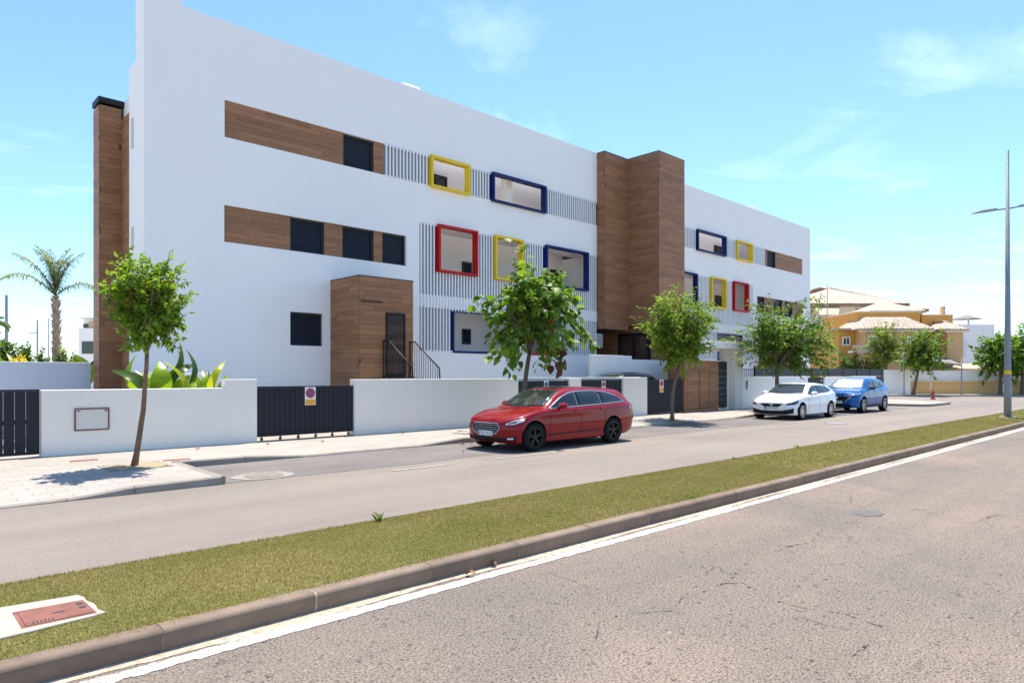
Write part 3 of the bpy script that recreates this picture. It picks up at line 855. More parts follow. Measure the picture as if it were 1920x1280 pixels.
# --- wooden stair tower
def wood_box(name, x0, x1, y0, y1, z0, z1, left=True, right=False, soffit=None, skip=None):
    p = MB().box(x0, x1, y0, y1, z0, z1).build(name, M['woodback'], B)
    fs = [((x0, y0, z0), (1, 0, 0), x1 - x0, z1 - z0, (0, -1, 0))]
    if left: fs.append(((x0, y1, z0), (0, -1, 0), y1 - y0, z1 - z0, (-1, 0, 0)))
    if right: fs.append(((x1, y0, z0), (0, 1, 0), y1 - y0, z1 - z0, (1, 0, 0)))
    clad(p, fs)
    MB().box(x0 - .02, x1 + .02, y0 - .02, y1, z1 + .002, z1 + .03).build('coping', M['woodback'], p)
    return p
wood_box('stair_tower', 24.02, 25.80, 19.18, 21.5, 3.76, 11.75)
wood_box('stair_tower', 25.82, 27.93, 17.52, 21.5, 3.97, 11.78, right=True)
wood_box('tower_base', 26.12, 27.93, 17.52, 21.5, 0, 3.965, right=True)
MB().box(24.0, 26.1, 21.3, 21.6, 1.0, 3.75).build('porch_wall', M['woodback'], B)
MB().box(24.0, 26.1, 17.7, 21.3, 1.0, 1.45).build('porch_floor', M['inner'], B)
dr = MB().box(26.02, 26.10, 18.15, 19.95, 3.52, 3.64).box(26.02, 26.10, 18.15, 18.27, 1.46, 3.518).box(26.02, 26.10, 19.83, 19.95, 1.46, 3.518).box(26.02, 26.10, 19.0, 19.1, 1.46, 3.518).build('entrance_door', M['black'], B)
MB().box(26.06, 26.08, 18.272, 18.998, 1.46, 3.516).build('pane', M['brownglass'], dr)
MB().box(26.06, 26.08, 19.102, 19.828, 1.46, 3.516).build('pane', M['brownglass'], dr)
ac = MB().box(24.15, 24.62, 19.75, 20.05, 2.95, 3.58).build('meter_box', M['acwhite'], B, bevel=.02)
mb = MB()
for k in range(7): mb.box(24.19, 24.58, 19.742, 19.752, 3.02 + k * .075, 3.045 + k * .075)
mb.build('grille', M['galv'], ac)
MB().box(24.3, 24.6, 20.6, 20.64, 1.46, 2.9).build('porch_door', M['acwhite'], B)
# --- wooden entrance boxes (one for each wing)
def annex(x0, x1, right, dx0, dx1):
    p = wood_box('entrance_box', x0, x1, 17.88, FY - .002, 0, 4.66, right=right)
    d = MB().holes(dx0, dx1, 1.60, 3.61, 17.84, 17.875, [(dx0 + .06, dx1 - .06, 1.66, 3.55)]).build('door', M['black'], B)
    mb = MB(); n = 30; dz = 1.89 / n
    for k in range(n):
        z = 1.66 + k * dz
        mb.add([(dx0 + .06, 17.865, z), (dx1 - .06, 17.865, z), (dx1 - .06, 17.848, z + dz * .75), (dx0 + .06, 17.848, z + dz * .75), (dx1 - .06, 17.868, z + dz * .78), (dx0 + .06, 17.868, z + dz * .78), (dx1 - .06, 17.868, z + dz), (dx0 + .06, 17.868, z + dz)],
               [(0, 1, 2, 3), (3, 2, 4, 5), (5, 4, 6, 7)])
    mb.build('louvre', M['shutter'], d)
    MB().box(x0 + .04, x0 + .82, 17.845, 17.862, 3.88, 3.94).build('vent', M['woodback'], B)
    return p
annex(10.67, 12.63, False, 11.59, 12.32)
annex(39.6, 41.6, False, 39.95, 40.7)
# --- side chimney and cladding at the near end of the block
p = MB().box(5.30, 7.4, 21.0, 22.6, 0, 9.05).build('side_wall', M['woodback'], B)
clad(p, [((5.30, 22.6, 0), (0, -1, 0), 1.6, 9.05, (-1, 0, 0))])
MB().box(5.36, 7.4, 21.2, 22.6, 9.052, 9.6).build('roof_upstand', M['white'], B)
ch = MB().box(4.74, 5.298, 21.97, 22.64, 0, 9.35).build('chimney', M['woodback'], B)
clad(ch, [((4.74, 21.97, 0), (1, 0, 0), .545, 9.35, (0, -1, 0)), ((4.74, 22.64, 0), (0, -1, 0), .67, 9.35, (-1, 0, 0))])
MB().box(4.70, 5.36, 21.93, 22.68, 9.42, 9.58).build('chimney_cap', M['black'], ch)
MB().box(4.82, 5.25, 22.05, 22.56, 9.352, 9.418).build('chimney_neck', M['black'], ch)
# roof lights peeping over the parapet
for x in (16.0, 45.0):
    MB().box(x - .45, x + .45, 22.7, 23.5, 10.9, 13.50).build('roof_stack', M['white'], B, bevel=.1)

# --- steps with railings to the left entrance box
st = thing('stair', (12.0, 17.1, 0), 'white stair climbing to the louvred door of the wooden entrance box', 'stair')
for k in range(9):
    MB().box(11.42, 12.52, 15.62 + k * .25, 17.86, .12 + k * .16 + (.001 if k else 0), .12 + (k + 1) * .16).build('step', M['white'], st)
def railing(x, label):
    t = thing('stair_railing', (x, 16.3, .9), label, 'railing', None)
    MB().tube([(x, 17.86, 2.72), (x, 17.55, 2.72), (x, 16.30, 1.88), (x, 16.25, 1.3)], .022, 8).build('handrail', M['black'], t, smooth=True)
    MB().tube([(x, 17.8, 1.62), (x, 17.55, 1.6), (x, 16.28, .86)], .015, 6).build('bottom_rail', M['black'], t, smooth=True)
    for k in range(13):
        y = 17.80 - k * .118
        zt_ = float(np.interp(y, [16.30, 17.55], [1.88, 2.72])); zb_ = float(np.interp(y, [16.28, 17.55], [.86, 1.6]))
        MB().tube([(x, y, zb_), (x, y, zt_)], .009, 5).build('baluster', M['black'], t)
    MB().tube([(x, 17.82, 1.55), (x, 17.82, 2.72)], .024, 8).build('post', M['black'], t)
railing(11.5, 'black steel stair railing nearer the wooden corner, left of the louvred door')
railing(12.48, 'black steel stair railing to the right of the louvred door')

# ================================================================== STREET WALLS AND GATES
WY = 15.4
def wall(name, mb, base, label, mat='fencewall', bevel=.012, cat='wall'):
    o = mb.build(name, M[mat], None, bevel=bevel)
    center(o, base)
    return tag(o, label, cat)
w1 = MB()
w1.prism([(2.36, .05), (6.51, .05), (6.51, 1.575), (5.78, 1.575), (5.78, 1.385), (2.36, 1.385)], WY, WY + .25, 'y')
wall('boundary_wall', w1, (4.4, WY, .12), 'pale boundary wall with a raised right end, behind the first street tree')
w2 = MB().box(9.06, 14.94, WY, WY + .25, .05, 1.56)
wall('boundary_wall', w2, (12, WY, .12), 'long pale boundary wall left of the red estate car')
wall('boundary_wall', MB().box(17.38, 18.0, WY, WY + .25, .05, 1.56), (17.7, WY, .12), 'narrow pale pier between two gates behind the red car roof')
wall('boundary_wall', MB().box(20.38, 21.9, WY - .02, WY + .35, .05, 1.58), (21.1, WY, .12), 'short pale wall behind the tail of the red car')
wall('backing_wall', MB().box(14.94, 21.97, WY + .36, WY + .44, .05, 1.59), (18, WY, .12), 'thin white wall standing just behind the two hidden gates')
wall('boundary_wall', MB().box(29.49, 36.74, WY, WY + .25, .05, 1.6), (33, WY, .12), 'long white boundary wall beside the white entrance portal', 'white')
wall('boundary_wall', MB().box(38.95, 47.2, WY, WY + .25, .05, 1.58), (43, WY, .12), 'white boundary wall behind the blue car', 'white')
# planter and corner wall behind the first wall
m = MB().box(4.6, 6.5, 17.6, 17.8, .12, 1.72).box(4.6, 4.8, 16.2, 17.598, .12, 1.72)
wall('planter_wall', m, (5.5, 17.6, .12), 'low white planter wall behind the banana plants', 'white')
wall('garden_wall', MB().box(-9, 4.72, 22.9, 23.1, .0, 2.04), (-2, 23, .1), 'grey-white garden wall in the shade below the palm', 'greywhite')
# parapet in front of the tower entrance
m = MB(); m.prism([(20.9, .1), (26.3, .1), (26.3, 2.34), (23.6, 2.34), (23.6, 2.49), (20.9, 2.49)], 17.36, 17.5, 'y')
wall('parapet', m, (23.6, 17.36, .12), 'white stepped parapet in front of the tower entrance', 'white')

bm_cache = {}
def gate(x0, x1, z0, z1, bw, label, wheels=True, name='sliding_gate', y=WY + .1, backed=False):
    t = thing(name, ((x0 + x1) / 2, y, .12), label, 'gate')
    n = max(2, round((x1 - x0 - .08) / bw)); p = (x1 - x0 - .08) / n
    key = (round(p, 4), z0, z1)
    if key not in bm_cache:
        mb = MB().box(.005, p - .005, -.015, .015, z0 + .05, z1 - .04)
        me = bpy.data.meshes.new('gate_board'); me.from_pydata(mb.v, [], mb.f); me.materials.append(M['gate']); bm_cache[key] = me
    for i in range(n):
        o = link('board', bm_cache[key], t); o.location = Vector((x0 + .04 + i * p, y - .02, 0)) - t.location
    MB().box(x0, x1, y - .04, y + .02, z1 - .038, z1).build('top_rail', M['gate'], t)
    MB().box(x0, x1, y - .04, y + .02, z0, z0 + .048).build('bottom_rail', M['gate'], t)
    for xx in (x0, x1 - .04): MB().box(xx, xx + .038, y - .035, y + .015, z0 + .05, z1 - .04).build('stile', M['gate'], t)
    MB().box(x0 + .04, x1 - .04, y - .003, y + .016, .5 * (z0 + z1) - .04, .5 * (z0 + z1) + .04).build('cross_rail', M['gate'], t)
    if backed: MB().box(x0 + .04, x1 - .04, y + .02, y + .035, z0 + .05, z1 - .04).build('backing_sheet', M['gate'], t)
    if wheels:
        k = max(2, round((x1 - x0) / .5))
        for i in range(k + 1):
            xx = x0 + .12 + i * (x1 - x0 - .24) / k
            w = MB().lathe([(.0, -.018), (.036, -.018), (.042, -.006), (.042, .006), (.036, .018), (0, .018)], 14, (xx, y - .01, .172), 'y').build('wheel', M['galv'], t, smooth=True)
            MB().box(xx - .012, xx + .012, y - .032, y - .022, .165, z0 + .02).build('bracket', M['black'], w)
        MB().box(x0, x1, y - .03, y + .01, .118, .132).build('track', M['black'], t)
    return t
gate(6.53, 9.05, .225, 1.405, .131, 'wide charcoal sliding gate on small wheels below the wooden entrance box', backed=True)
gate(.2, 2.34, .17, 1.40, .165, 'charcoal board gate at the left edge of the photo', False, 'board_gate')
gate(14.96, 17.37, .2, 1.48, .15, 'charcoal gate with a blue disc sign, behind the red car windscreen', False, 'board_gate', backed=True)
gate(18.02, 20.37, .2, 1.50, .15, 'charcoal gate with a small white sign above the red car roof', False, 'board_gate', backed=True)
gate(21.93, 24.5, .2, 1.49, .13, 'charcoal sliding gate left of the wooden cabinet wall', True, 'sliding_gate', backed=True)

def disc(mb, x, y, z, r, n=28):
    mb.add([(x + r * math.cos(2 * math.pi * k / n), y, z + r * math.sin(2 * math.pi * k / n)) for k in range(n)], [tuple(range(n))])
def no_parking(x, z, w, h, y, label, orange=True, faded=False):
    t = thing('no_parking_sign', (x, y, z - h), label, 'sign')
    MB().box(x - w / 2, x + w / 2, y - .006, y, z - h, z).build('plate', M['plate'], t, bevel=.003)
    r = w * .44; cz = z - r - .02
    mb = MB(); disc(mb, x, y - .008, cz, r); ring_ = mb.build('ring', M['signblue'] if faded else M['signred'], t)
    mb = MB(); disc(mb, x, y - .010, cz, r * .70); mb.build('disc', M['signblue'], t)
    mb = MB(); d = r * .66; q = r * .1
    mb.add([(x - d * .72 - q, y - .012, cz + d * .72 - q), (x - d * .72 + q, y - .012, cz + d * .72 + q), (x + d * .72 + q, y - .012, cz - d * .72 + q), (x + d * .72 - q, y - .012, cz - d * .72 - q)], [(0, 3, 2, 1)])
    mb.build('bar', M['signred'], t)
    if orange:
        MB().box(x - w * .45, x + w * .45, y - .009, y - .0062, z - h + .012, cz - r - .03).build('panel', M['signorange'], t)
no_parking(7.86, 1.375, .285, .44, WY + .058, 'white no-parking sign with red ring and orange panel on the gate beside the white stair')
no_parking(16.28, 1.475, .22, .36, WY + .055, 'small white sign with a blue disc on the gate above the red car', False, True)
no_parking(19.3, 1.455, .22, .36, WY + .055, 'small white sign with a red ring on the gate above the red car', False)
no_parking(22.98, 1.48, .28, .50, WY + .058, 'no-parking sign with orange panel on the gate beside the wooden cabinet')
# plaque on the first wall
t = thing('wall_plaque', (3.19, WY, .58), 'blank grey plaque with a dark maroon rim on the first wall', 'plaque')
MB().holes(2.89, 3.49, .58, 1.02, WY - .03, WY - .001, [(2.915, 3.465, .605, .995)]).build('rim', M['plaquerim'], t, bevel=.006)
pf = MB().box(2.915, 3.465, WY - .016, WY - .002, .605, .995).build('face', M['plaque'], t)
mb = MB().box(2.93, 2.99, WY - .0175, WY - .016, .955, .975).box(3.17, 3.18, WY - .0175, WY - .016, .96, .985).box(3.40, 3.455, WY - .0175, WY - .016, .955, .98)
mb.build('printed_mark', M['text'], pf)

# wooden cabinet wall by the entrance
t = thing('wooden_cabinet', (25.9, WY, .1), 'wood-clad utility cabinet wall beside the pedestrian door', 'cabinet')
bx = MB().box(24.56, 27.30, WY, WY + .62, .05, 2.30).build('carcass', M['woodback'], t)
clad(bx, [((24.56, WY, .1), (1, 0, 0), 2.74, 2.2, (0, -1, 0)), ((24.56, WY + .62, .1), (0, -1, 0), .62, 2.2, (-1, 0, 0))])
for x0, x1 in ((25.72, 26.55), (24.75, 25.70)):
    d = MB().holes(x0, x1, .25, 1.92, WY - .020, WY - .004, [(x0 + .015, x1 - .015, .265, 1.905)]).build('cabinet_door', M['woodback'], t)
    MB().box(x1 - .08, x1 - .06, WY - .03, WY - .018, 1.0, 1.12).build('handle', M['galv'], d)
t = thing('pedestrian_door', (27.8, WY, .12), 'dark pedestrian door between the wooden cabinet and the white portal', 'door')
MB().box(27.34, 28.29, WY + .12, WY + .17, .22, 2.28).build('leaf', M['gate'], t, bevel=.004)
for k in range(6): MB().box(27.42, 28.2, WY + .112, WY + .121, .55 + k * .26, .565 + k * .26).build('groove', M['galv'], t)
MB().box(27.32, 28.30, WY + .05, WY + .2, .10, .17).build('threshold', M['plate'], t)
MB().tube([(28.18, WY + .09, 1.05), (28.18, WY + .09, 1.3)], .014, 8).build('handle', M['galv'], t)
t = thing('entrance_portal', (29, WY, .12), 'white entrance portal with a flat canopy slab over the street door', 'portal')
MB().box(28.32, 28.75, WY + .22, WY + .5, .05, 2.848).build('pillar', M['fencewall'], t, bevel=.01)
MB().box(28.77, 29.47, WY - .04, WY + .36, .05, 2.848).build('pillar', M['fencewall'], t, bevel=.01)
MB().box(25.9, 31.0, WY - .15, WY + 1.6, 2.85, 3.16).build('canopy', M['white'], t, bevel=.012)
MB().box(28.95, 29.15, WY - .055, WY - .042, 2.05, 2.3).build('notice', M['signorange'], t)
t = thing('door_intercom', (29.9, WY, 1.1), 'small grey intercom panel on the white wall near the portal', 'intercom')
MB().box(29.82, 29.96, WY - .03, WY - .002, 1.0, 1.42).build('case', M['galv'], t, bevel=.006)
MB().box(29.84, 29.94, WY - .034, WY - .031, 1.2, 1.38).build('button_plate', M['black'], t)
# dark screen fence above the white wall, and the rail next to the portal
t = thing('screen_fence', (39.5, WY, 1.6), 'dark solid screen fence on top of the white boundary wall', 'fence')
xx = 30.9; n_ = 0
while xx < 48.6:
    L = 2.2
    MB().box(xx + .02, min(xx + L - .02, 48.9), WY + .09, WY + .12, 1.62, 2.05).build('panel', M['darkmetal'], t)
    MB().box(xx - .03, xx + .018, WY + .07, WY + .14, 1.603, 2.08).build('post', M['black'], t)
    xx += L
MB().box(47.25, 48.9, WY + .08, WY + .14, .12, 1.60).build('panel', M['darkmetal'], t)
t = thing('metal_railing', (30.2, WY + .1, 1.6), 'thin dark railing on the white wall beside the portal', 'railing')
MB().box(29.5, 30.86, WY + .09, WY + .12, 1.93, 1.96).build('top_rail', M['black'], t)
for k in range(8): MB().box(29.55 + k * .18, 29.57 + k * .18, WY + .095, WY + .115, 1.602, 1.929).build('bar', M['black'], t)
t = thing('service_gate', (37.8, WY, .12), 'dark service gate in the white wall behind the white hatchback', 'gate')
for k in range(6): MB().box(36.78 + k * .355, 37.12 + k * .355, WY + .06, WY + .1, .2, 1.52).build('board', M['gate'], t)
MB().box(36.76, 38.93, WY + .102, WY + .14, .2, 1.54).build('frame', M['darkmetal'], t)
MB().box(38.6, 38.7, WY + .05, WY + .06, 1.32, 1.42).build('lock_plate', M['plate'], t)

# ================================================================== TREES
def leaf_template(kind):
    """verts (unit length along +x, width along y), faces; slightly folded and curled"""
    if kind == 'heart':
        v = [(0, 0, 0), (.12, .34, .07), (.42, .40, .09), (.75, .20, .02), (1, 0, -.12), (.75, -.20, .02), (.42, -.40, .09), (.12, -.34, .07), (.45, 0, .02)]
        f = [(0, 8, 2, 1), (8, 4, 3, 2), (0, 7, 6, 8), (8, 6, 5, 4)]
    else:
        v = [(0, 0, 0), (.4, .27, .06), (1, 0, -.08), (.4, -.27, .06)]
        f = [(0, 3, 2), (0, 2, 1)]
    return np.array(v, np.float32), f
def leaf_cloud(pos, dirs, ups, size, kind):
    """join many leaves into one vertex array"""
    tv, tf = leaf_template(kind)
    x = dirs / np.linalg.norm(dirs, axis=1, keepdims=True)
    y = np.cross(ups, x); y /= np.maximum(np.linalg.norm(y, axis=1, keepdims=True), 1e-6)
    z = np.cross(x, y)
    V = pos[:, None, :] + size[:, None, None] * (tv[None, :, 0:1] * x[:, None] + tv[None, :, 1:2] * y[:, None] + tv[None, :, 2:3] * z[:, None])
    n, k = V.shape[:2]
    loops = np.concatenate([np.array(q) for q in tf])
    cnt = np.array([len(q) for q in tf])
    allloops = (loops[None, :] + (np.arange(n) * k)[:, None]).ravel()
    totals = np.tile(cnt, n)
    starts = np.concatenate([[0], np.cumsum(totals)[:-1]])
    return V.reshape(-1, 3), allloops.astype(np.int32), starts.astype(np.int32)
def cloud_mesh(name, data, mat):
    V, L, S = data
    me = bpy.data.meshes.new(name)
    me.vertices.add(len(V)); me.vertices.foreach_set('co', V.astype(np.float32).ravel())
    me.loops.add(len(L)); me.loops.foreach_set('vertex_index', L)
    me.polygons.add(len(S)); me.polygons.foreach_set('loop_start', S)
    me.update(calc_edges=True)
    me.polygons.foreach_set('use_smooth', [True] * len(S))
    me.materials.append(mat)
    return me
CAMDIR = np.array([CC, SS, 0])
def tree(name, base, top, crown, nshoot, per, lsize, leafmat, label, bark='bark', kind='leaf', seed=1, r0=.07, droop=.15, spread=1.0, limbs=6, single=0, cat='tree', group='street trees along the pavements', lump=.25, bend=(0, 0), lowdroop=0, dead=None, taper=1.0):
    """base: foot of trunk; top: fork point; crown: (centre, (rx, ry, rz))"""
    rs = np.random.RandomState(seed); rr = random.Random(seed)
    base, top = Vector(base), Vector(top)
    t = thing(name, base, label, cat, group)
    cc, (rx, ry, rz) = Vector(crown[0]), crown[1]
    tb = MB()
    # trunk
    pts = []
    for i in range(9):
        f = i / 8
        p = base.lerp(top, f)
        s_ = math.sin(math.pi * f)
        pts.append(p + Vector((bend[0] * s_ + rr.uniform(-.008, .008), bend[1] * s_ + rr.uniform(-.008, .008), 0)))
    pts[0] -= Vector((0, 0, .06))
    tb.tube(pts, [r0 * (1.35 if i == 0 else 1 - .35 * i / 8) for i in range(9)], 10)
    ends = []
    for i in range(limbs):
        a = 2 * math.pi * (i + rr.uniform(-.3, .3)) / limbs
        e = cc + Vector((rx * .55 * math.cos(a), ry * .55 * math.sin(a), rz * rr.uniform(-.15, .45)))
        c1 = top.lerp(e, .45) + Vector((0, 0, .12 * rz + rr.uniform(-.05, .05)))
        q = [top.lerp(c1, k / 3) for k in range(3)] + [c1.lerp(e, k / 3) for k in range(4)]
        tb.tube(q, [r0 * .55 * (1 - .75 * k / 6) for k in range(7)], 6)
        ends.append(q)
    P, D, U, S = [], [], [], []
    for i in range(nshoot):
        q = ends[i % limbs]
        s0 = q[rr.randint(1, 6)]
        # a target on the lumpy crown surface
        ct = rr.uniform(-.95, 1.0)
        a = rr.uniform(0, 2 * math.pi)
        st_ = math.sqrt(max(0, 1 - ct * ct))
        lump_ = 1 + lump * math.sin(3 * a + seed) * math.cos(2.2 * ct * 2 + seed * 1.7) + rr.uniform(-.22, .16)
        e = cc + Vector((rx * st_ * math.cos(a), ry * st_ * math.sin(a), rz * ct)) * 1.0
        e = cc + (e - cc) * lump_ * spread
        tp_ = taper + (1.12 - taper) * (ct + 1) / 2 if taper < 1 else 1
        e.x = cc.x + (e.x - cc.x) * tp_; e.y = cc.y + (e.y - cc.y) * tp_
        mid = s0.lerp(e, .55) + Vector((0, 0, rr.uniform(0, .18) * rz))
        pts = []
        for k in range(6):
            f = k / 5
            p = s0 * (1 - f) ** 2 + mid * 2 * f * (1 - f) + e * f * f
            p.z -= droop * f * f * rr.uniform(.4, 1.0)
            if ct < -.2 and lowdroop: p.z -= lowdroop * f * f
            pts.append(p)
        tb.tube(pts, [.011 * (1 - .8 * k / 5) + .002 for k in range(6)], 4, False)
        for j in range(per):
            f = .22 + .80 * (j + rr.random()) / per
            k = min(4, int(f * 5)); g_ = min(1.05, f * 5 - k)
            p = pts[k].lerp(pts[k + 1], g_)
            ax = (pts[k + 1] - pts[k]).normalized()
            sd = Vector((rr.gauss(0, 1), rr.gauss(0, 1), rr.gauss(0, .6)))
            d = (sd.normalized() * .9 + ax * .7 + Vector((0, 0, -.35))).normalized()
            P.append(p + sd.normalized() * .02); D.append(d)
            U.append(Vector((rr.gauss(0, .45), rr.gauss(0, .45), 1)))
            S.append(lsize * rr.uniform(.55, 1.2))
    P, D, U = (np.array([tuple(v) for v in A_], np.float32) for A_ in (P, D, U)); S = np.array(S, np.float32)
    off = np.array(base, np.float32)
    trunk = tb.build('trunk', M[bark], t, smooth=True)
    idx = np.arange(len(P))
    singles = np.array([], int)
    if single:
        score = -(P - np.array(cc)) @ CAMDIR + S * 2
        singles = np.argsort(-score)[:single]
    rest = np.setdiff1d(idx, singles)
    crown_o = link('crown', cloud_mesh('crown', leaf_cloud(P[rest] - off, D[rest], U[rest], S[rest], kind), M[leafmat]), t, kind='stuff')
    if single:
        tv, tf = leaf_template(kind)
        lme = bpy.data.meshes.new('leaf'); lme.from_pydata([tuple(v) for v in tv], [], tf); lme.materials.append(M[leafmat])
        lme.polygons.foreach_set('use_smooth', [True] * len(lme.polygons))
        for i in singles:
            o = link('leaf', lme, t)
            x_ = Vector(D[i]).normalized(); y_ = Vector(U[i]).cross(x_).normalized(); z_ = x_.cross(y_)
            m_ = Matrix((x_, y_, z_)).transposed().to_4x4()
            o.matrix_local = Matrix.Translation(Vector(P[i]) - base) @ m_ @ Matrix.Scale(float(S[i]), 4)
    if dead:
        n = dead[1]
        dp = np.array([[dead[0][0] + rr.gauss(0, .12), dead[0][1] + rr.gauss(0, .12), dead[0][2] + rr.uniform(-.65, .25)] for _ in range(n)], np.float32)
        dd = np.array([[rr.gauss(0, .3), rr.gauss(0, .3), -1] for _ in range(n)], np.float32)
        du = np.array([[rr.gauss(0, 1), rr.gauss(0, 1), .1] for _ in range(n)], np.float32)
        link('withered_leaves', cloud_mesh('withered', leaf_cloud(dp - off, dd, du, np.full(n, lsize * 1.1, np.float32), kind), M['browndead']), t, kind='stuff')['label'] = 'clump of brown withered leaves hanging in the crown'
    return t
# first young tree
tree('street_tree', (3.22, 12.62, .12), (3.42, 12.62, 2.05), ((3.46, 12.62, 2.93), (.70, .70, .76)), 170, 30, .125, 'leafA', 'young bright green tree with a slim trunk in front of the first pale wall', 'barkred', 'leaf', 11, .05, .05, 1.0, 7, bend=(.05, 0), taper=.62, lump=.28)
# broad-leaved tree behind the red car
tree('street_tree', (13.15, 13.5, .1), (13.55, 13.5, 2.35), ((13.62, 13.5, 3.62), (1.42, 1.42, 1.40)), 105, 17, .255, 'leafB', 'large-leaved tree with a leaning trunk behind the red estate car', 'bark', 'heart', 5, .085, .28, 1.0, 7, single=290, bend=(-.05, 0), lowdroop=.4, lump=.42, dead=((13.95, 12.9, 2.45), 11))
tree('street_tree', (20.35, 13.25, .06), (20.95, 13.35, 2.0), ((20.95, 13.35, 3.35), (1.46, 1.46, 1.40)), 280, 30, .15, 'leafA', 'rounded bright tree with a bent slim trunk before the wooden cabinet', 'barkred', 'leaf', 23, .075, .10, 1.0, 7, bend=(-.18, 0), taper=.62, lump=.18)
tree('street_tree', (28.9, 13.5, .1), (29.0, 13.5, 2.0), ((29.85, 13.5, 3.28), (2.15, 2.0, 1.60)), 300, 27, .19, 'leafB', 'wide green tree behind the white hatchback', 'bark', 'leaf', 31, .11, .12, 1.0, 8, lump=.4)

# trees on the block across the side street: (pixel columns were measured, placed at their real distance)
def far(px, d): return ((px - 960) / 1266 * d, d)
def ftree(px, pxt, d, y0, y1, cpx, cw, leafm, label, seed, r0=.1, ls=.2, zb=.12, n=110, lump=.35):
    k = d / 1266
    zc0, zc1 = 1.67 + (703 - y1) * k, 1.67 + (703 - y0) * k
    b = RP(*far(px, d), zb); tp = RP(*far(pxt, d), zc0 + .35); c = RP(*far(cpx, d), (zc0 + zc1) / 2)
    return tree('street_tree', b, tp, (c, (cw * k / 2, cw * k / 2, (zc1 - zc0) / 2)), n, 24, ls * 1.35, leafm, label, 'bark', 'leaf', seed, r0, .15, 1.0, 6, lump=lump)
ftree(1712, 1722, 53.8, 618, 700, 1731, 78, 'leafB', 'small tree with a leaning trunk on the far corner, beside the orange house', 41, .13, .24)
ftree(1664, 1662, 58.5, 604, 690, 1661, 66, 'leafC', 'pale yellow-green tree in front of the orange house', 43, .1, .2)
ftree(1876, 1876, 54.5, 622, 706, 1874, 78, 'leafB', 'dense dark tree just left of the lamp post on the far pavement', 47, .16, .26, .12, 130)
ftree(1917, 1917, 55, 620, 708, 1922, 80, 'leafA', 'green tree cut by the right edge behind the lamp post', 49, .16, .26, .12, 120)
ftree(1598, 1598, 60, 655, 700, 1598, 46, 'leafD', 'low dusty shrub-like tree under the orange house balcony', 53, .06, .18, .1, 60)
ftree(1650, 1650, 60, 672, 700, 1640, 40, 'leafC', 'small yellowish bush behind the white wall of the orange house', 59, .05, .16, .1, 40)

# ------------------------------------------------------------------ banana plants and other garden plants
def ribbon_leaf(mb, base, tip, up, width, n=9, fold=.25, sag=.15, tear=0):
    base, tip = Vector(base), Vector(tip)
    d = tip - base
    side = d.cross(Vector(up)).normalized(); nor = side.cross(d).normalized()
    vs = []
    for i in range(n + 1):
        f = i / n
        c = base + d * f + nor * math.sin(math.pi * f) * sag * d.length - Vector((0, 0, 1)) * sag * .5 * f * f * d.length
        w = width * (math.sin(math.pi * min(1, (f * .93 + .07)) ** .75)) ** .7
        if i == n: w = width * .03
        vs += [c + side * w + nor * fold * w, c, c - side * w + nor * fold * w]
    fs = []
    for i in range(n):
        a = i * 3
        fs += [(a, a + 1, a + 4, a + 3), (a + 1, a + 2, a + 5, a + 4)]
    mb.add(vs, fs)
def banana(loc, label, leaves, group='banana plants in the gardens', extra=5):
    t = thing('banana_plant', loc, label, 'plant', group)
    loc = Vector(loc)
    MB().tube([loc, loc + Vector((.02, 0, .8))], [.09, .05], 8).build('stem', M['bananad'], t, smooth=True)
    rb_ = random.Random(label)
    leaves = [(b, tip, up, w * .8, m_) for (b, tip, up, w, m_) in leaves]
    for k in range(extra):
        a = rb_.uniform(0, 6.28); q = rb_.uniform(.25, .6); hh = rb_.uniform(1.15, 1.75)
        leaves.append(((.05 * math.cos(a), .05 * math.sin(a), .75), (q * math.cos(a), q * math.sin(a) * .6, hh), (rb_.uniform(-.5, .5), -1, rb_.uniform(-.2, .5)), rb_.uniform(.07, .12), rb_.choice(['banana', 'bananad', 'banana'])))
    for (b, tip, up, w, m_) in leaves:
        b, tip = loc + Vector(b), loc + Vector(tip)
        lf = MB(); ribbon_leaf(lf, b, tip, up, w, 11, .22, rb_.uniform(.16, .34))
        o = lf.build('leaf', M[m_], t, smooth=True)
        MB().tube([loc + Vector((0, 0, .5)), b, b.lerp(tip, .5)], [.03, .018, .008], 5).build('leaf_stalk', M['banana'], o)
banana((4.62, 16.4, .2), 'banana plant with a broad pale leaf facing the street, behind the first wall', [
    ((-.05, -.05, .9), (.05, -.10, 1.95), (0, -1, .1), .30, 'banana'), ((.1, 0, .9), (.75, 0, 1.55), (0, -1, .2), .16, 'banana'),
    ((.05, 0, 1.1), (.55, .1, 2.35), (.6, -.8, 0), .15, 'bananad'), ((-.1, 0, .8), (-.85, .1, 1.75), (0, -1, .6), .2, 'bananad'),
    ((-.1, 0, .9), (-.35, .1, 2.1), (-1, -.4, .2), .15, 'banana'), ((.1, .1, 1.0), (.95, .2, 1.9), (.2, -.6, .7), .14, 'bananad')])
banana((5.1, 16.3, .2), 'banana plant with an upright yellow leaf over the first wall', [
    ((0, 0, .7), (-.35, 0, 1.95), (.6, -.8, 0), .12, 'banana'), ((.05, 0, .6), (.30, 0, 1.5), (0, -1, .1), .15, 'banana'), ((.1, .1, 1.0), (.2, .2, 2.2), (.5, -.8, 0), .12, 'bananad')])
banana((5.75, 16.5, .2), 'small banana plant by the step in the first wall', [
    ((0, 0, .9), (.45, 0, 2.0), (-.4, -.9, .1), .11, 'banana'), ((-.05, 0, .8), (-.25, 0, 1.55), (0, -1, .1), .12, 'banana'), ((.0, 0, .9), (.1, .1, 1.5), (0, -1, .3), .12, 'bananad')])
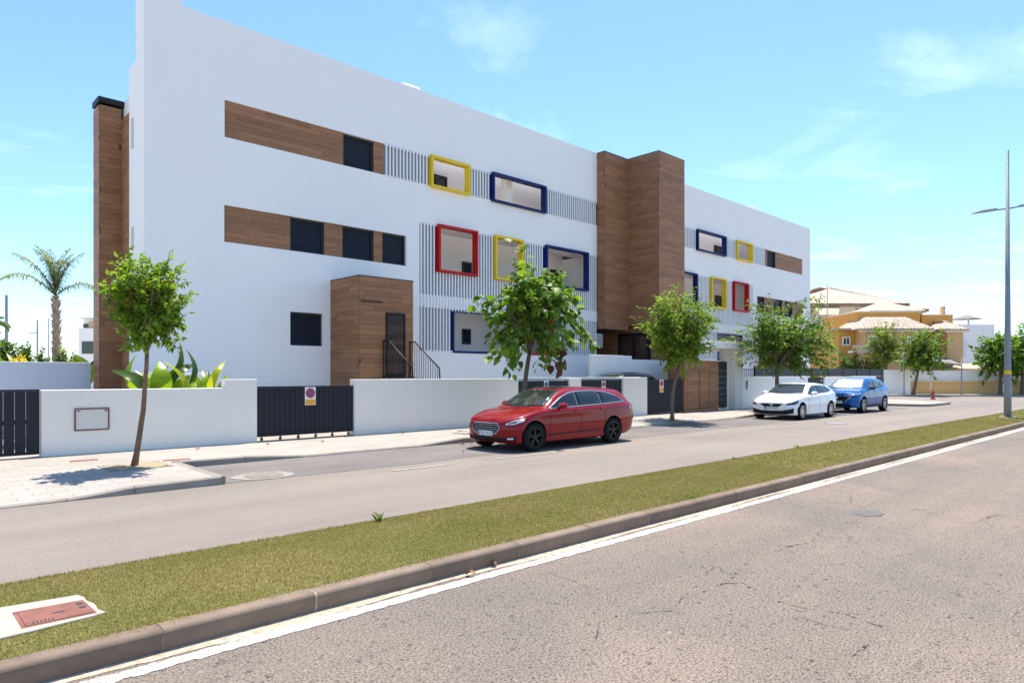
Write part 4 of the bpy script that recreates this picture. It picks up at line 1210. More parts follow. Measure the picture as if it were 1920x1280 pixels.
def fan_palm(loc, label, n, L, seed):
    t = thing('dwarf_palm', loc, label, 'plant')
    r = random.Random(seed); loc = Vector(loc)
    MB().tube([loc, loc + Vector((0, 0, .5))], .06, 7).build('stem', M['palmbark'], t)
    for i in range(n):
        a = 2 * math.pi * i / n + r.uniform(-.2, .2); el = r.uniform(.1, .9)
        tip = loc + Vector((math.cos(a) * L * math.cos(el), math.sin(a) * L * math.cos(el), .5 + L * math.sin(el)))
        b = loc + Vector((0, 0, .5))
        mb = MB(); mb.tube([b, b.lerp(tip, .6)], .008, 4)
        for k in range(14):
            f = .25 + .75 * k / 13; s_ = -1 if k % 2 else 1
            c = b.lerp(tip, f); d = (tip - b).normalized(); sd = d.cross(Vector((0, 0, 1))).normalized() * s_
            e = c + d * L * .22 + sd * L * .28 - Vector((0, 0, .06))
            ribbon_leaf(mb, c, e, (0, 0, 1), .014, 3, .1, .05)
        mb.build('frond', M['bananad'], t)
fan_palm((4.15, 16.15, .55), 'low dark feathery palm at the left end of the planter', 9, .55, 3)

# the tall palm
def palm(loc, h, label, fronds, L, seed, r=.17, group=None):
    t = thing('palm_tree', loc, label, 'palm', group)
    rr = random.Random(seed); loc = Vector(loc)
    pts, rad = [], []
    for i in range(26):
        f = i / 25
        pts.append(loc + Vector((.10 * math.sin(f * 2.5), 0, h * f))); rad.append(r * (1.1 - .25 * f) * (1 + (.13 if i % 2 else -.05)))
    tb = MB(); tb.tube(pts, rad, 10)
    for i in range(46):
        f = .45 + .53 * i / 46; a = i * 2.4
        p = loc + Vector((.10 * math.sin(f * 2.5) + math.cos(a) * r * .8, math.sin(a) * r * .8, h * f))
        tb.tube([p, p + Vector((math.cos(a) * .09, math.sin(a) * .09, .2))], [.05, .012], 4)
    tb.build('trunk', M['palmbark'], t)
    top = pts[-1]
    for (a, el, l_) in fronds:
        mb = MB()
        d = Vector((SS * math.cos(a) + CC * math.sin(a), -CC * math.cos(a) + SS * math.sin(a), 0))
        sp_ = []
        n = 16
        for k in range(n + 1):
            f = k / n
            e = el - f * f * (1.5 if el < 1.1 else .9)
            sp_.append((sp_[-1] if k else top) + (d * math.cos(e) + Vector((0, 0, math.sin(e)))) * (l_ * L / n if k else 0))
        mb.tube(sp_, [.028 * (1 - .85 * k / n) for k in range(n + 1)], 5, False)
        for k in range(2, n + 1):
            for j in range(6):
                f = (k - 1 + j / 6)
                c = sp_[k - 1].lerp(sp_[k], j / 6)
                ax = (sp_[k] - sp_[k - 1]).normalized()
                for s_ in (-1, 1):
                    sd = ax.cross(Vector((0, 0, 1)) if abs(ax.z) < .95 else d).normalized() * s_
                    ll = L * .26 * math.sin(math.pi * (.15 + .8 * f / n)) * rr.uniform(.8, 1.15)
                    dirn = (sd * .75 + ax * .65 + Vector((0, 0, rr.uniform(-.75, .25)))).normalized()
                    e = c + dirn * ll
                    w = Vector((0, 0, 1)).cross(dirn).normalized() * .014
                    m_ = c.lerp(e, .5) + Vector((0, 0, .02))
                    mb.add([c - w * .6, c + w * .6, m_ + w, m_ - w, e - Vector((0, 0, ll * .25))], [(0, 1, 2, 3), (3, 2, 4)])
        mb.build('frond', M['palm'], t)
pr, pd = far(101, 30)
palm(RP(pr, pd, .3), 4.9, 'tall feather palm with a shaggy trunk rising behind the garden wall', [
    (math.pi, .80, 1.30), (math.pi + .25, 1.15, 1.15), (0.0, .62, 1.0), (.25, 1.35, 1.05), (2.7, 1.5, 1.05), (-.4, 1.42, 1.05), (1.2, 1.5, 1.0), (1.9, 1.3, 1.0), (-1.2, 1.4, 1.0), (-2.0, 1.5, 1.05), (3.6, 1.52, 1.0)], 2.25, 5, .15)
pr, pd = far(-12, 34)
palm(RP(pr, pd, .3), 4.0, 'palm frond tips showing at the left edge of the photo', [(0, .2, 1.0), (.3, -.1, .9), (-.4, .4, .9), (1.5, 1.0, .8), (3, .8, 1)], .9, 8, .15)

# shrubs behind the garden wall
def shrub(px, d, w, y0, label, leafm, seed, ls=.12, n=50):
    k = d / 1266; h = 1.67 + (703 - y0) * k
    r_, d_ = far(px, d)
    return tree('garden_shrub', RP(r_, d_, .1), RP(r_, d_, h * .45), (RP(r_, d_, h * .66), (w * k / 2, w * k / 2, h * .36)), n, 22, ls * 1.5, leafm, label, 'bark', 'leaf', seed, .04, .05, 1.0, 6, cat='shrub', group='shrubs behind the garden wall', lump=.2)
shrub(8, 33, 52, 638, 'rounded dark bush at the left edge behind the garden wall', 'leafD', 61, .16, 90)
shrub(48, 29, 26, 646, 'small leafy bush left of the palm trunk', 'leafA', 62)
shrub(79, 30, 18, 655, 'narrow dark shrub touching the palm trunk on its left', 'leafD', 63)
shrub(122, 30, 30, 655, 'spiky green shrub just right of the palm trunk', 'leafC', 64, .14)
shrub(138, 31, 18, 660, 'small shrub between the palm and the white house', 'leafA', 65)
shrub(60, 34, 36, 668, 'low bush behind the garden wall under the lamp posts', 'leafB', 66)
shrub(97, 36, 40, 670, 'low hedge-like bush behind the palm trunk', 'leafB', 67)
r_, d_ = far(24, 26.5)
banana(RP(r_, d_, .9), 'banana leaf standing behind the garden wall at far left', [((0, 0, .5), (-.18, .1, 1.75), (.3, -.9, 0), .16, 'banana'), ((.05, 0, .4), (.2, 0, 1.3), (0, -1, 0), .12, 'bananad')])
r_, d_ = far(160, 26.5)
banana(RP(r_, d_, .9), 'bright banana leaf in front of the small white house', [((.1, 0, .4), (-.25, 0, 1.75), (.2, -1, 0), .22, 'banana'), ((.1, 0, .4), (.3, 0, 1.5), (0, -1, 0), .16, 'banana')])
r_, d_ = far(42, 26.5)
t = thing('flowering_plant', RP(r_, d_, 1.2), 'plant with a bunch of yellow bracts behind the garden wall', 'plant')
rr_ = random.Random(9)
for k in range(26):
    c = Vector(RP(r_ + rr_.gauss(0, .12), d_ + rr_.gauss(0, .1), 1.75 + rr_.uniform(0, .65)))
    mb = MB(); ribbon_leaf(mb, c, c + Vector((rr_.gauss(0, .1), rr_.gauss(0, .1), rr_.uniform(.05, .25))), (0.2, -1, 0), .06, 4, .2, .1)
    mb.build('bract', M['yellowflower'], t)
MB().tube([RP(r_, d_, 1.0), RP(r_, d_, 1.9)], .03, 6).build('stem', M['bananad'], t)
# weeds along the median edges
def weed(x, y, z, h, n, label, m_='leafB', seed=1):
    t = thing('weed', (x, y, z), label, 'weed', 'weeds on the median')
    rr = random.Random(seed); mb = MB()
    for k in range(n):
        a = rr.uniform(0, 6.28); b = Vector((x + rr.gauss(0, .02), y + rr.gauss(0, .02), z))
        ribbon_leaf(mb, b, b + Vector((math.cos(a) * h * .6, math.sin(a) * h * .6, h * rr.uniform(.4, 1))), (math.sin(a), math.cos(a), .5), .012, 3, .1, .1)
    mb.build('blades', M[m_], t)
for i, (px, py, h, lb) in enumerate([(710, 975, .13, 'dark sprig standing on the far edge of the grass, left of the red car'), (1378, 860, .06, 'small weed on the far edge of the grass right of the red car'), (1495, 838, .055, 'tiny weed on the far grass edge below the white hatchback'),
                                     (1297, 935, .07, 'green weed tuft on the inner side of the kerb'), (1350, 922, .06, 'second weed tuft on the kerb, a little further right'), (1560, 826, .05, 'weed on the far grass edge below the blue car')]):
    u = (px - 960) / 1266; z = .13 if py > 900 or True else 0
    tt = (1.67 - z) * 1266 / (py - 703)
    weed(tt * (CC + SS * u), tt * (SS - CC * u), z - .01, h, 12, lb, 'leafD' if i == 0 else 'leafB', i + 3)
# fallen leaves
for i, (x, y, z, lb) in enumerate([(3.6, 4.33, .01, 'left-hand of the two curled dry leaves in the gutter'), (3.95, 4.345, .01, 'right-hand of the two curled dry leaves in the gutter'), (9.3, 11.3, .01, 'brown leaf lying in the empty parking bay'), (10.3, 12.6, .01, 'dry leaves heaped at the kerb before the red car'), (6.4, 14.6, .125, 'fallen leaf on the pavement at the left end of the wide sliding gate'), (7.6, 14.3, .125, 'fallen leaf on the pavement before the middle of the wide sliding gate'), (10.2, 14.9, .125, 'fallen leaf at the foot of the long pale wall'), (4.9, 14.6, .125, 'fallen leaf at the foot of the first wall'), ]):
    mb = MB()
    for q in range(4 if 'heaped' in lb else 1):
        rr = random.Random(i * 7 + q); a = rr.uniform(0, 6)
        ox, oy = (rr.gauss(0, .12), rr.gauss(0, .08)) if q else (0, 0)
        ribbon_leaf(mb, (x + ox, y + oy, z), (x + ox + .09 * math.cos(a), y + oy + .09 * math.sin(a), z + .02), (0, 0, 1), .028, 4, .6, .25)
    o = mb.build('fallen_leaf', M['plate'] if 'litter' in lb else M['dryleaf']); center(o, (x, y, z)); tag(o, lb, 'litter' if 'litter' in lb else 'leaf', 'fallen leaves')

# ================================================================== HOUSES ACROSS THE SIDE STREET
def rbox(mb, r0, r1, d0, d1, z0, z1):
    mb.obox(RP(r0, d0, z0), Vector(RP(r1 - r0, 0)), Vector(RP(0, d1 - d0)), (0, 0, z1 - z0)); return mb
def hip(mb, r0, r1, d0, d1, z0, z1, ir, idd, th=.12):
    """hipped roof: eaves rectangle at z0, ridge rectangle inset at z1"""
    a = [RP(r0, d0, z0), RP(r1, d0, z0), RP(r1, d1, z0), RP(r0, d1, z0)]
    b = [RP(r0 + ir, d0 + idd, z1), RP(r1 - ir, d0 + idd, z1), RP(r1 - ir, d1 - idd, z1), RP(r0 + ir, d1 - idd, z1)]
    c = [(p[0], p[1], p[2] - th) for p in a]
    mb.add(a + b + c, [(0, 1, 5, 4), (1, 2, 6, 5), (2, 3, 7, 6), (3, 0, 4, 7), (4, 5, 6, 7), (8, 9, 1, 0), (9, 10, 2, 1), (10, 11, 3, 2), (11, 8, 0, 3), (11, 10, 9, 8)]); return mb
def pr_(px, d): return (px - 960) / 1266 * d
def pz(y, d): return 1.67 + (703 - y) * d / 1266
ROT = math.atan2(-CC, SS)
M['tile'] = rooftile('pale_roof_tile', (.56, .42, .31), (.66, .52, .40), -ROT)
M['tile2'] = rooftile('straw_roof_tile', (.62, .50, .33), (.70, .58, .40), -ROT)
def rwindow(parent, r0, r1, z0, z1, d, frame='plate'):
    w = MB()
    for (a, b, c, e) in [(r0, r1, z0, z0 + .12), (r0, r1, z1 - .12, z1), (r0, r0 + .12, z0 + .122, z1 - .122), (r1 - .12, r1, z0 + .122, z1 - .122), ((r0 + r1) / 2 - .04, (r0 + r1) / 2 + .04, z0 + .122, z1 - .122)]:
        rbox(w, a, b, d - .08, d - .002, c, e)
    o = w.build('window', M[frame], parent)
    rbox(MB(), r0 + .122, r1 - .122, d - .04, d - .003, z0 + .122, z1 - .122).build('pane', M['glass'], o)
D1 = 61.0
v = thing('villa', RP(pr_(1690, D1), D1, 0), 'orange and ochre villa with pale tiled hip roofs beyond the side street', 'house')
zE = pz(616, D1)
rbox(MB(), pr_(1573, 62.6), pr_(1776, 62.6), 62.6, 71, 0, zE).build('wall', M['ochre'], v)
rbox(MB(), pr_(1622, D1), pr_(1742, D1), D1, 62.598, 0, zE).build('bay_wall', M['tan'], v)
rbox(MB(), pr_(1776, D1), pr_(1806, D1), D1, 66, 0, zE - .02).build('bay_wall', M['tan'], v)
rf = hip(MB(), pr_(1612, 60.3), pr_(1752, 60.3), 60.3, 66, zE, pz(594, 62), 1.6, 1.7).build('roof', M['tile'], v)
rbox(MB(), pr_(1566, 61.9), pr_(1604, 61.9), 61.9, 64, zE - .05, zE + .12).build('roof', M['tile'], v)
hip(MB(), pr_(1764, 60.4), pr_(1818, 60.4), 60.4, 66.5, zE - .05, pz(601, 62), 1.5, 1.6).build('roof', M['tile'], v)
rbox(MB(), pr_(1612, 60.9), pr_(1748, 60.9), 60.55, 61.0 - .002, zE - .32, zE - .13).build('eaves', M['cream'], v)
rbox(MB(), pr_(1768, 60.9), pr_(1814, 60.9), 60.55, 61.0 - .002, zE - .34, zE - .18).build('eaves', M['cream'], v)
rbox(MB(), pr_(1609, 63), pr_(1725, 63), 63, 70, zE, pz(585, 63)).build('parapet', M['ochre'], v)
rbox(MB(), pr_(1609, 63) - .08, pr_(1725, 63) + .08, 62.92, 70, pz(585, 63), pz(583, 63)).build('coping', M['cream'], v)
rbox(MB(), pr_(1726, 63.6), pr_(1784, 63.6), 63.4, 69, zE, pz(591, 63.5)).build('parapet', M['ochre'], v)
rbox(MB(), pr_(1726, 63.6), pr_(1784, 63.6) + .08, 63.32, 69, pz(591, 63.5), pz(589.5, 63.5)).build('coping', M['cream'], v)
hip(MB(), pr_(1626, 64.5), pr_(1732, 64.5), 64.0, 69.5, pz(583, 64.5), pz(564, 66), 2.5, 2.7, .2).build('pavilion_roof', M['tile2'], v)
for px in (1634, 1690, 1722): rbox(MB(), pr_(px, 64.6), pr_(px, 64.6) + .25, 64.6, 64.85, pz(585, 64.6), pz(583, 64.6)).build('pavilion_post', M['ochre'], v)
rbox(MB(), pr_(1767, 65), pr_(1773, 65), 65, 65.4, zE, pz(575, 65)).build('chimney', M['tan'], v)
rbox(MB(), pr_(1766, 65), pr_(1774, 65), 64.95, 65.45, pz(575, 65), pz(573.5, 65)).build('chimney_cap', M['cream'], v)
rwindow(v, pr_(1579, 62.6), pr_(1594, 62.6), pz(648, 62.6), pz(631, 62.6), 62.6)
rwindow(v, pr_(1627, D1), pr_(1644, D1), pz(652, D1), pz(629, D1), D1)
rwindow(v, pr_(1752, 62.6), pr_(1764, 62.6), pz(648, 62.6), pz(629, 62.6), 62.6)
rwindow(v, pr_(1700, D1), pr_(1712, D1), pz(652, D1), pz(630, D1), D1)
rbox(MB(), pr_(1600, 60), pr_(1668, 60), 60.0, D1 - .002, pz(661, 60), pz(657, 60)).build('balcony_floor', M['cream'], v)
for k in range(20): rbox(MB(), pr_(1600 + k * 3.5, 60) , pr_(1600 + k * 3.5, 60) + .04, 60.03, 60.07, pz(657, 60), pz(649, 60)).build('baluster', M['plate'], v)
rbox(MB(), pr_(1600, 60), pr_(1668, 60), 60.0, 60.1, pz(649, 60), pz(647.5, 60)).build('balcony_rail', M['plate'], v)
m = MB()
m.add([RP(pr_(1756, 58.5), 60.9, pz(671, 60)), RP(pr_(1803, 58.5), 60.9, pz(671, 60)), RP(pr_(1803, 57.5), 57.5, pz(686, 57.5)), RP(pr_(1756, 57.5), 57.5, pz(680, 57.5)),
       RP(pr_(1756, 58.5), 60.9, pz(668, 60)), RP(pr_(1803, 58.5), 60.9, pz(668, 60)), RP(pr_(1803, 57.5), 57.5, pz(683, 57.5)), RP(pr_(1756, 57.5), 57.5, pz(677, 57.5))],
      [(3, 2, 1, 0), (4, 5, 6, 7), (0, 1, 5, 4), (1, 2, 6, 5), (2, 3, 7, 6), (3, 0, 4, 7)])
m.build('porch_roof', M['canopy'], v)
D2 = 76.0
h = thing('house', RP(pr_(1610, D2), D2, 0), 'cream house with a large pale tiled hip roof behind the orange villa', 'house')
rbox(MB(), pr_(1535, D2), pr_(1672, D2), D2, 90, 0, pz(568, D2)).build('wall', M['cream'], h)
hip(MB(), pr_(1505, D2 - 1), pr_(1706, D2 - 1), D2 - 1.0, 92, pz(570, D2), pz(541, 84), 6.6, 7.6, .3).build('roof', M['tile'], h)
hip(MB(), pr_(1672, D2 + 2), pr_(1742, D2 + 2), D2 + 2, 88, pz(579, D2 + 2), pz(566, 82), 2.2, 2.8, .3).build('roof', M['tile'], h)
rbox(MB(), pr_(1672, D2 + 3), pr_(1730, D2 + 3), D2 + 3, 88, 0, pz(581, D2 + 3)).build('wall', M['tan'], h)
m = MB(); q = D2 - 2.6
m.add([RP(pr_(1541, q), D2 - .1, pz(571, D2)), RP(pr_(1597, q), D2 - .1, pz(571, D2)), RP(pr_(1572, q), q, pz(592, q)), RP(pr_(1536, q), q, pz(592, q)),
       RP(pr_(1541, q), D2 - .1, pz(569, D2)), RP(pr_(1597, q), D2 - .1, pz(569, D2)), RP(pr_(1572, q), q, pz(590, q)), RP(pr_(1536, q), q, pz(590, q))],
      [(3, 2, 1, 0), (4, 5, 6, 7), (0, 1, 5, 4), (1, 2, 6, 5), (2, 3, 7, 6), (3, 0, 4, 7)])
m.build('awning', M['tile2'], h)
rwindow(h, pr_(1601, D2), pr_(1615, D2), pz(596, D2), pz(576, D2), D2)
for k, px in enumerate((1618, 1627)):
    a = rbox(MB(), pr_(px, D2), pr_(px + 8, D2), D2 - .45, D2 - .003, pz(583, D2) - k * .8, pz(570, D2) - k * .75).build('air_conditioner', M['acwhite'], h)
    mb = MB(); cr = pr_(px + 4, D2); cz = (pz(583, D2) + pz(570, D2)) / 2 - k * .78
    n = 16; mb.add([RP(cr + .26 * math.cos(2 * math.pi * q_ / n), D2 - .46, cz + .26 * math.sin(2 * math.pi * q_ / n)) for q_ in range(n)], [tuple(range(n))]); mb.build('fan', M['black'], a)
rbox(MB(), pr_(1540, D2), pr_(1608, D2), D2 - 2.4, D2 - 2.3, pz(598, D2), pz(596.5, D2)).build('balcony_rail', M['plate'], h)
for k in range(24): rbox(MB(), pr_(1541 + k * 2.8, D2), pr_(1541 + k * 2.8, D2) + .05, D2 - 2.38, D2 - 2.32, pz(606, D2), pz(598, D2)).build('baluster', M['plate'], h)
rbox(MB(), pr_(1535, D2), pr_(1612, D2), D2 - 2.5, D2 - .003, pz(612, D2), pz(606, D2)).build('balcony_floor', M['cream'], h)
t = thing('antenna_mast', RP(pr_(1551, 70), 70, 0), 'thin grey mast rising in front of the cream house', 'mast')
MB().tube([RP(pr_(1551, 70), 70, 0), RP(pr_(1551, 70), 70, pz(533, 70))], [.07, .04], 6).build('pole', M['galv'], t)
D3 = 74.0
h = thing('house', RP(pr_(1835, D3), D3, 0), 'plain white flat-roofed house with a parasol on its roof terrace', 'house')
rbox(MB(), pr_(1800, D3), pr_(1865, D3), D3, 86, 0, pz(608, D3)).build('wall', M['white'], h)
rbox(MB(), pr_(1843, D3), pr_(1844, D3) , D3 - .04, D3 - .003, 0, pz(612, D3)).build('downpipe', M['plate'], h)
rwindow(h, pr_(1806, D3), pr_(1812, D3), pz(668, D3), pz(634, D3), D3)
t = thing('parasol', RP(pr_(1814, 77), 77, pz(608, 77)), 'dark grey parasol open on the white house roof terrace', 'parasol')
MB().tube([RP(pr_(1816, 77), 77, pz(610, 77)), RP(pr_(1816, 77), 77, pz(592, 77))], .12, 6).build('pole', M['plate'], t)
m = MB(); n = 8; c_ = pr_(1812, 77)
m.add([RP(c_, 77, pz(589.5, 77))] + [RP(c_ + 1.65 * math.cos(2 * math.pi * (k + .5) / n), 77 + 1.65 * math.sin(2 * math.pi * (k + .5) / n), pz(598.5, 77)) for k in range(n)] + [RP(c_, 77, pz(591, 77))], [(0, 1 + k, 1 + (k + 1) % n) for k in range(n)] + [(n + 1, 1 + (k + 1) % n, 1 + k) for k in range(n)])
m.build('canopy', M['canopy'], t)
# their street walls
DW = 55.4
m = rbox(MB(), pr_(1600, DW), pr_(1707, DW), DW, DW + .25, .05, pz(693, DW))
o = m.build('garden_wall', M['white']); center(o, RP(pr_(1670, DW), DW, .1)); tag(o, 'plain white garden wall left of the leaning far tree', 'wall')
m = rbox(MB(), pr_(1707, DW), pr_(1872, DW), DW, DW + .3, .05, pz(714, DW))
o = m.build('low_wall', M['ochrelow'], None, bevel=.02); center(o, RP(pr_(1790, DW), DW, .1)); tag(o, 'low ochre street wall behind the red hydrant', 'wall')
m = rbox(MB(), pr_(1707, DW + .3), pr_(1872, DW + .3), DW + .302, DW + .5, .05, pz(694.5, DW))
o = m.build('garden_wall', M['white']); center(o, RP(pr_(1790, DW), DW + .4, .1)); tag(o, 'white garden wall rising behind the low ochre wall', 'wall')
m = rbox(MB(), pr_(1872, DW), pr_(1897, DW), DW - .05, DW + .5, .05, pz(693, DW))
o = m.build('gate_pier', M['white'], None, bevel=.02); center(o, RP(pr_(1884, DW), DW, .1)); tag(o, 'white gate pier behind the lamp post', 'wall')
m = rbox(MB(), pr_(1897, DW), pr_(2080, DW), DW, DW + .3, .05, pz(714, DW))
o = m.build('low_wall', M['ochrelow'], None, bevel=.02); center(o, RP(pr_(1950, DW), DW, .1)); tag(o, 'low ochre street wall at the right edge of the photo', 'wall')
m = rbox(MB(), pr_(1897, DW + .3), pr_(2080, DW), DW + .302, DW + .5, .05, pz(694.5, DW))
o = m.build('garden_wall', M['white']); center(o, RP(pr_(1950, DW), DW + .4, .1)); tag(o, 'white garden wall at the right edge above the ochre wall', 'wall')
hb = thing('outbuilding', RP(pr_(1815, 58), 58, .1), 'low white outbuilding with a straw-coloured tiled roof behind the garden wall', 'building')
rbox(MB(), pr_(1808, 58), pr_(1866, 58), 58, 62, .1, pz(690, 58)).build('wall', M['cream'], hb)
hip(MB(), pr_(1804, 57.4), pr_(1870, 57.4), 57.4, 62.6, pz(691, 58), pz(680, 60), 1.0, 2.2).build('roof', M['tile2'], hb)
# poles on the far pavement
for i, (px, yt, mat, lb) in enumerate([(1695, 660, 'galv', 'grey post on the far pavement left of the leaning tree'), (1745, 686, 'plate', 'short pale post on the far pavement left of the hydrant'), (1803, 672, 'galv', 'tall thin grey post on the far pavement right of the hydrant')]):
    d = 53.9; r = pr_(px, d)
    t = thing('street_post', RP(r, d, .12), lb, 'post', 'thin posts on the far pavement')
    MB().tube([RP(r, d, .1), RP(r, d, pz(yt, d))], .045, 8).build('pole', M[mat], t, smooth=True)
    MB().tube([RP(r, d, .12), RP(r, d, .16)], .09, 8).build('base_plate', M['galv'], t)
# hydrant
hx, hy = 49.2, 12.7
t = thing('fire_hydrant', (hx, hy, .12), 'faded red fire hydrant on the paved corner', 'hydrant')
MB().lathe([(.0, .12), (.15, .12), (.15, .18), (.105, .2), (.105, .56), (.14, .58), (.14, .63), (.10, .66), (.09, .74), (.05, .78), (.05, .84), (0, .84)], 14, (hx, hy, 0)).build('barrel', M['redhyd'], t, smooth=True)
for s_ in (-1, 1): MB().lathe([(0, 0), (.06, 0), (.06, .08 ), (.045, .09), (0, .09)], 10, (hx + s_ * .10 if s_ > 0 else hx - .19, hy, .48), 'x').build('outlet', M['redhyd'], t)
# lamp post
lx, ly = 30.0, 5.36
t = thing('lamp_post', (lx, ly, .14), 'tall tapered grey lamp post with two arms standing on the median', 'street lamp')
MB().tube([(lx, ly, .10), (lx, ly, 1.2), (lx, ly, 9.85)], [.122, .112, .045], 14).build('pole', M['galv'], t, smooth=True)
MB().box(lx - .24, lx + .24, ly - .24, ly + .24, .12, .165).build('base_plate', M['galv'], t, bevel=.01)
MB().lathe([(.1125, 1.70), (.1115, 1.84)], 14, (lx, ly, 0), cap=False).build('band', M['yellow'], t, smooth=True)
for s_ in (1, -1):
    arm = MB().tube([(lx, ly, 7.72), (lx, ly + s_ * .35, 7.74)], .03, 8).build('arm', M['galv'], t)
    mb = MB()
    sec = [(.30, .05, .04), (.36, .09, .07), (.75, .12, .075), (1.05, .09, .03), (1.12, .04, .012)]
    vs = []
    for (d, w, hh) in sec: vs += [(lx - w, ly + s_ * d, 7.72), (lx + w, ly + s_ * d, 7.72), (lx + w * .7, ly + s_ * d, 7.72 + hh), (lx - w * .7, ly + s_ * d, 7.72 + hh)]
    fs = [(0, 1, 2, 3), (19, 18, 17, 16)]
    for k in range(4):
        for j in range(4): fs.append((k * 4 + j, (k + 1) * 4 + j, (k + 1) * 4 + (j + 1) % 4, k * 4 + (j + 1) % 4))
    mb.add(vs, fs); mb.build('lamp_head', M['galv'], t)

# ================================================================== BEHIND THE GARDEN WALL AT LEFT
for i, (px, d, yt, r_, arm, lb) in enumerate([(12, 60, 553, .16, 0, 'tall grey lamp post at far left behind the bushes'), (70, 75, 600, .11, 1, 'distant lamp post with a short arm left of the palm'), (91, 80, 596, .07, 0, 'thin distant pole touching the palm trunk on its left'), (110, 100, 635, .08, 0, 'short distant pole just right of the palm trunk'), (115.5, 105, 636, .05, 0, 'thinnest distant pole between the palm and the white house')]):
    r = pr_(px, d)
    t = thing('distant_post', RP(r, d, 0), lb, 'post', 'distant posts at left')
    MB().tube([RP(r, d, 0), RP(r, d, pz(yt, d))], [r_, r_ * .7], 7).build('pole', M['galv'], t)
    if arm: MB().tube([RP(r, d, pz(624, d)), RP(r - .9 * d / 75, d, pz(624, d))], .05, 5).build('arm', M['galv'], t)
t = thing('overhead_wire', RP(pr_(60, 80), 80, 6), 'faint overhead wire slanting up to the small white house', 'wire')
MB().tube([RP(pr_(60, 78), 78, pz(642, 78)), RP(pr_(110, 70), 70, pz(626, 70)), RP(pr_(148, 60), 60, pz(610, 60))], .014, 4).build('cable', M['galv'], t)
D4 = 60
h = thing('house', RP(pr_(165, D4), D4, 0), 'small white modern house at left between the palm and the wooden chimney', 'house')
rbox(MB(), pr_(147, D4), pr_(230, D4), D4, 72, 0, pz(615, D4)).build('wall', M['white'], h)
rbox(MB(), pr_(149, D4), pr_(230, D4), D4 + .6, 72, pz(615, D4), pz(597, D4)).build('upper_wall', M['white'], h)
rbox(MB(), pr_(147, D4), pr_(230, D4), D4 + .3, 72, pz(597, D4), pz(594.5, D4)).build('roof', M['greywhite'], h)
rbox(MB(), pr_(162, D4), pr_(230, D4), D4 + .3, D4 + .598, pz(614, D4), pz(602, D4)).build('wood_panel', M['tan'], h)
w = rbox(MB(), pr_(149, D4), pr_(162, D4) - .02, D4 + .5, D4 + .598, pz(613.5, D4), pz(606, D4)).build('window', M['glass'], h)
w = rbox(MB(), pr_(154, D4), pr_(176, D4), D4 - .05, D4 - .003, pz(663, D4), pz(640, D4)).build('window', M['glass'], h)

# ================================================================== CARS
def pchip(xs, ys, xq):
    xs = np.asarray(xs, float); ys = np.asarray(ys, float)
    h = np.diff(xs); d = np.diff(ys) / h
    m = np.zeros(len(xs))
    for i in range(1, len(xs) - 1):
        if d[i - 1] * d[i] > 0:
            w1, w2 = 2 * h[i] + h[i - 1], h[i] + 2 * h[i - 1]
            m[i] = (w1 + w2) / (w1 / d[i - 1] + w2 / d[i])
    m[0], m[-1] = d[0], d[-1]
    i = np.clip(np.searchsorted(xs, xq) - 1, 0, len(h) - 1)
    t = (xq - xs[i]) / h[i]
    return ys[i] * (1 + 2 * t) * (1 - t) ** 2 + h[i] * m[i] * t * (1 - t) ** 2 + ys[i + 1] * t * t * (3 - 2 * t) + h[i] * m[i + 1] * t * t * (t - 1)
def paint(name, col, metal=.0, rough=.32):
    m, nt, bs = newmat(name)
    v = coord(nt)
    nt.links.new(ramp(nt, noise(nt, v, 900, 2), [(.3, tuple(c * .9 for c in col)), (.7, tuple(min(1, c * 1.1) for c in col))]), bs.inputs['Base Color'])
    bs.inputs['Metallic'].default_value = metal; bs.inputs['Roughness'].default_value = rough
    bs.inputs['Coat Weight'].default_value = 1.0; bs.inputs['Coat IOR'].default_value = 1.36; bs.inputs['Coat Roughness'].default_value = .03; bs.inputs['Specular IOR Level'].default_value = .05
    return m
M['carred'] = paint('red_car_paint', (.235, .0004, .004), .0, .45)
M['carwhite'] = paint('white_car_paint', (.80, .81, .83))
M['carblue'] = paint('blue_car_paint', (.003, .10, .33), .0, .4)
M['carblack'] = paint('black_car_paint', (.012, .012, .014))
M['carglass'] = glass_mat('car_glass', (.012, .016, .018), .03)
M['screen'] = glass_mat('windscreen_glass', (.028, .034, .030), .04)
M['chrome'] = simple('chrome_trim', (.75, .75, .76), .12, metal=1, var=.02)
M['plastic'] = simple('black_plastic', (.008, .008, .009), .6, var=.1, spec=.3)
M['tyre'] = simple('tyre_rubber', (.010, .010, .011), .9, var=.15, vscale=20, spec=.2)
M['rimblack'] = simple('black_alloy', (.006, .006, .007), .35, spec=.4)
M['rimsilver'] = simple('silver_alloy', (.48, .48, .50), .3, metal=.8)
M['lens'] = simple('headlamp_lens', (.62, .66, .72), .08, metal=.35, var=.25, vscale=30, coat=1)
M['lensdark'] = simple('dark_headlamp', (.035, .04, .045), .08, var=.4, vscale=25, coat=1)
M['tail'] = simple('tail_lamp', (.20, .006, .006), .1, coat=1)
def shade_mat():
    m, nt, bs = newmat('silver_sunshade')
    v = coord(nt)
    n_ = noise(nt, v, 3.5, 4, .6, 1.5)
    nt.links.new(ramp(nt, n_, [(.3, (.16, .19, .19)), (.5, (.40, .41, .38)), (.7, (.22, .27, .27))]), bs.inputs['Base Color'])
    bs.inputs['Metallic'].default_value = .25; bs.inputs['Roughness'].default_value = .35
    bs.inputs['Coat Weight'].default_value = .8
    bump(nt, bs, n_, .8, .08)
    return m
M['sunshade'] = shade_mat()

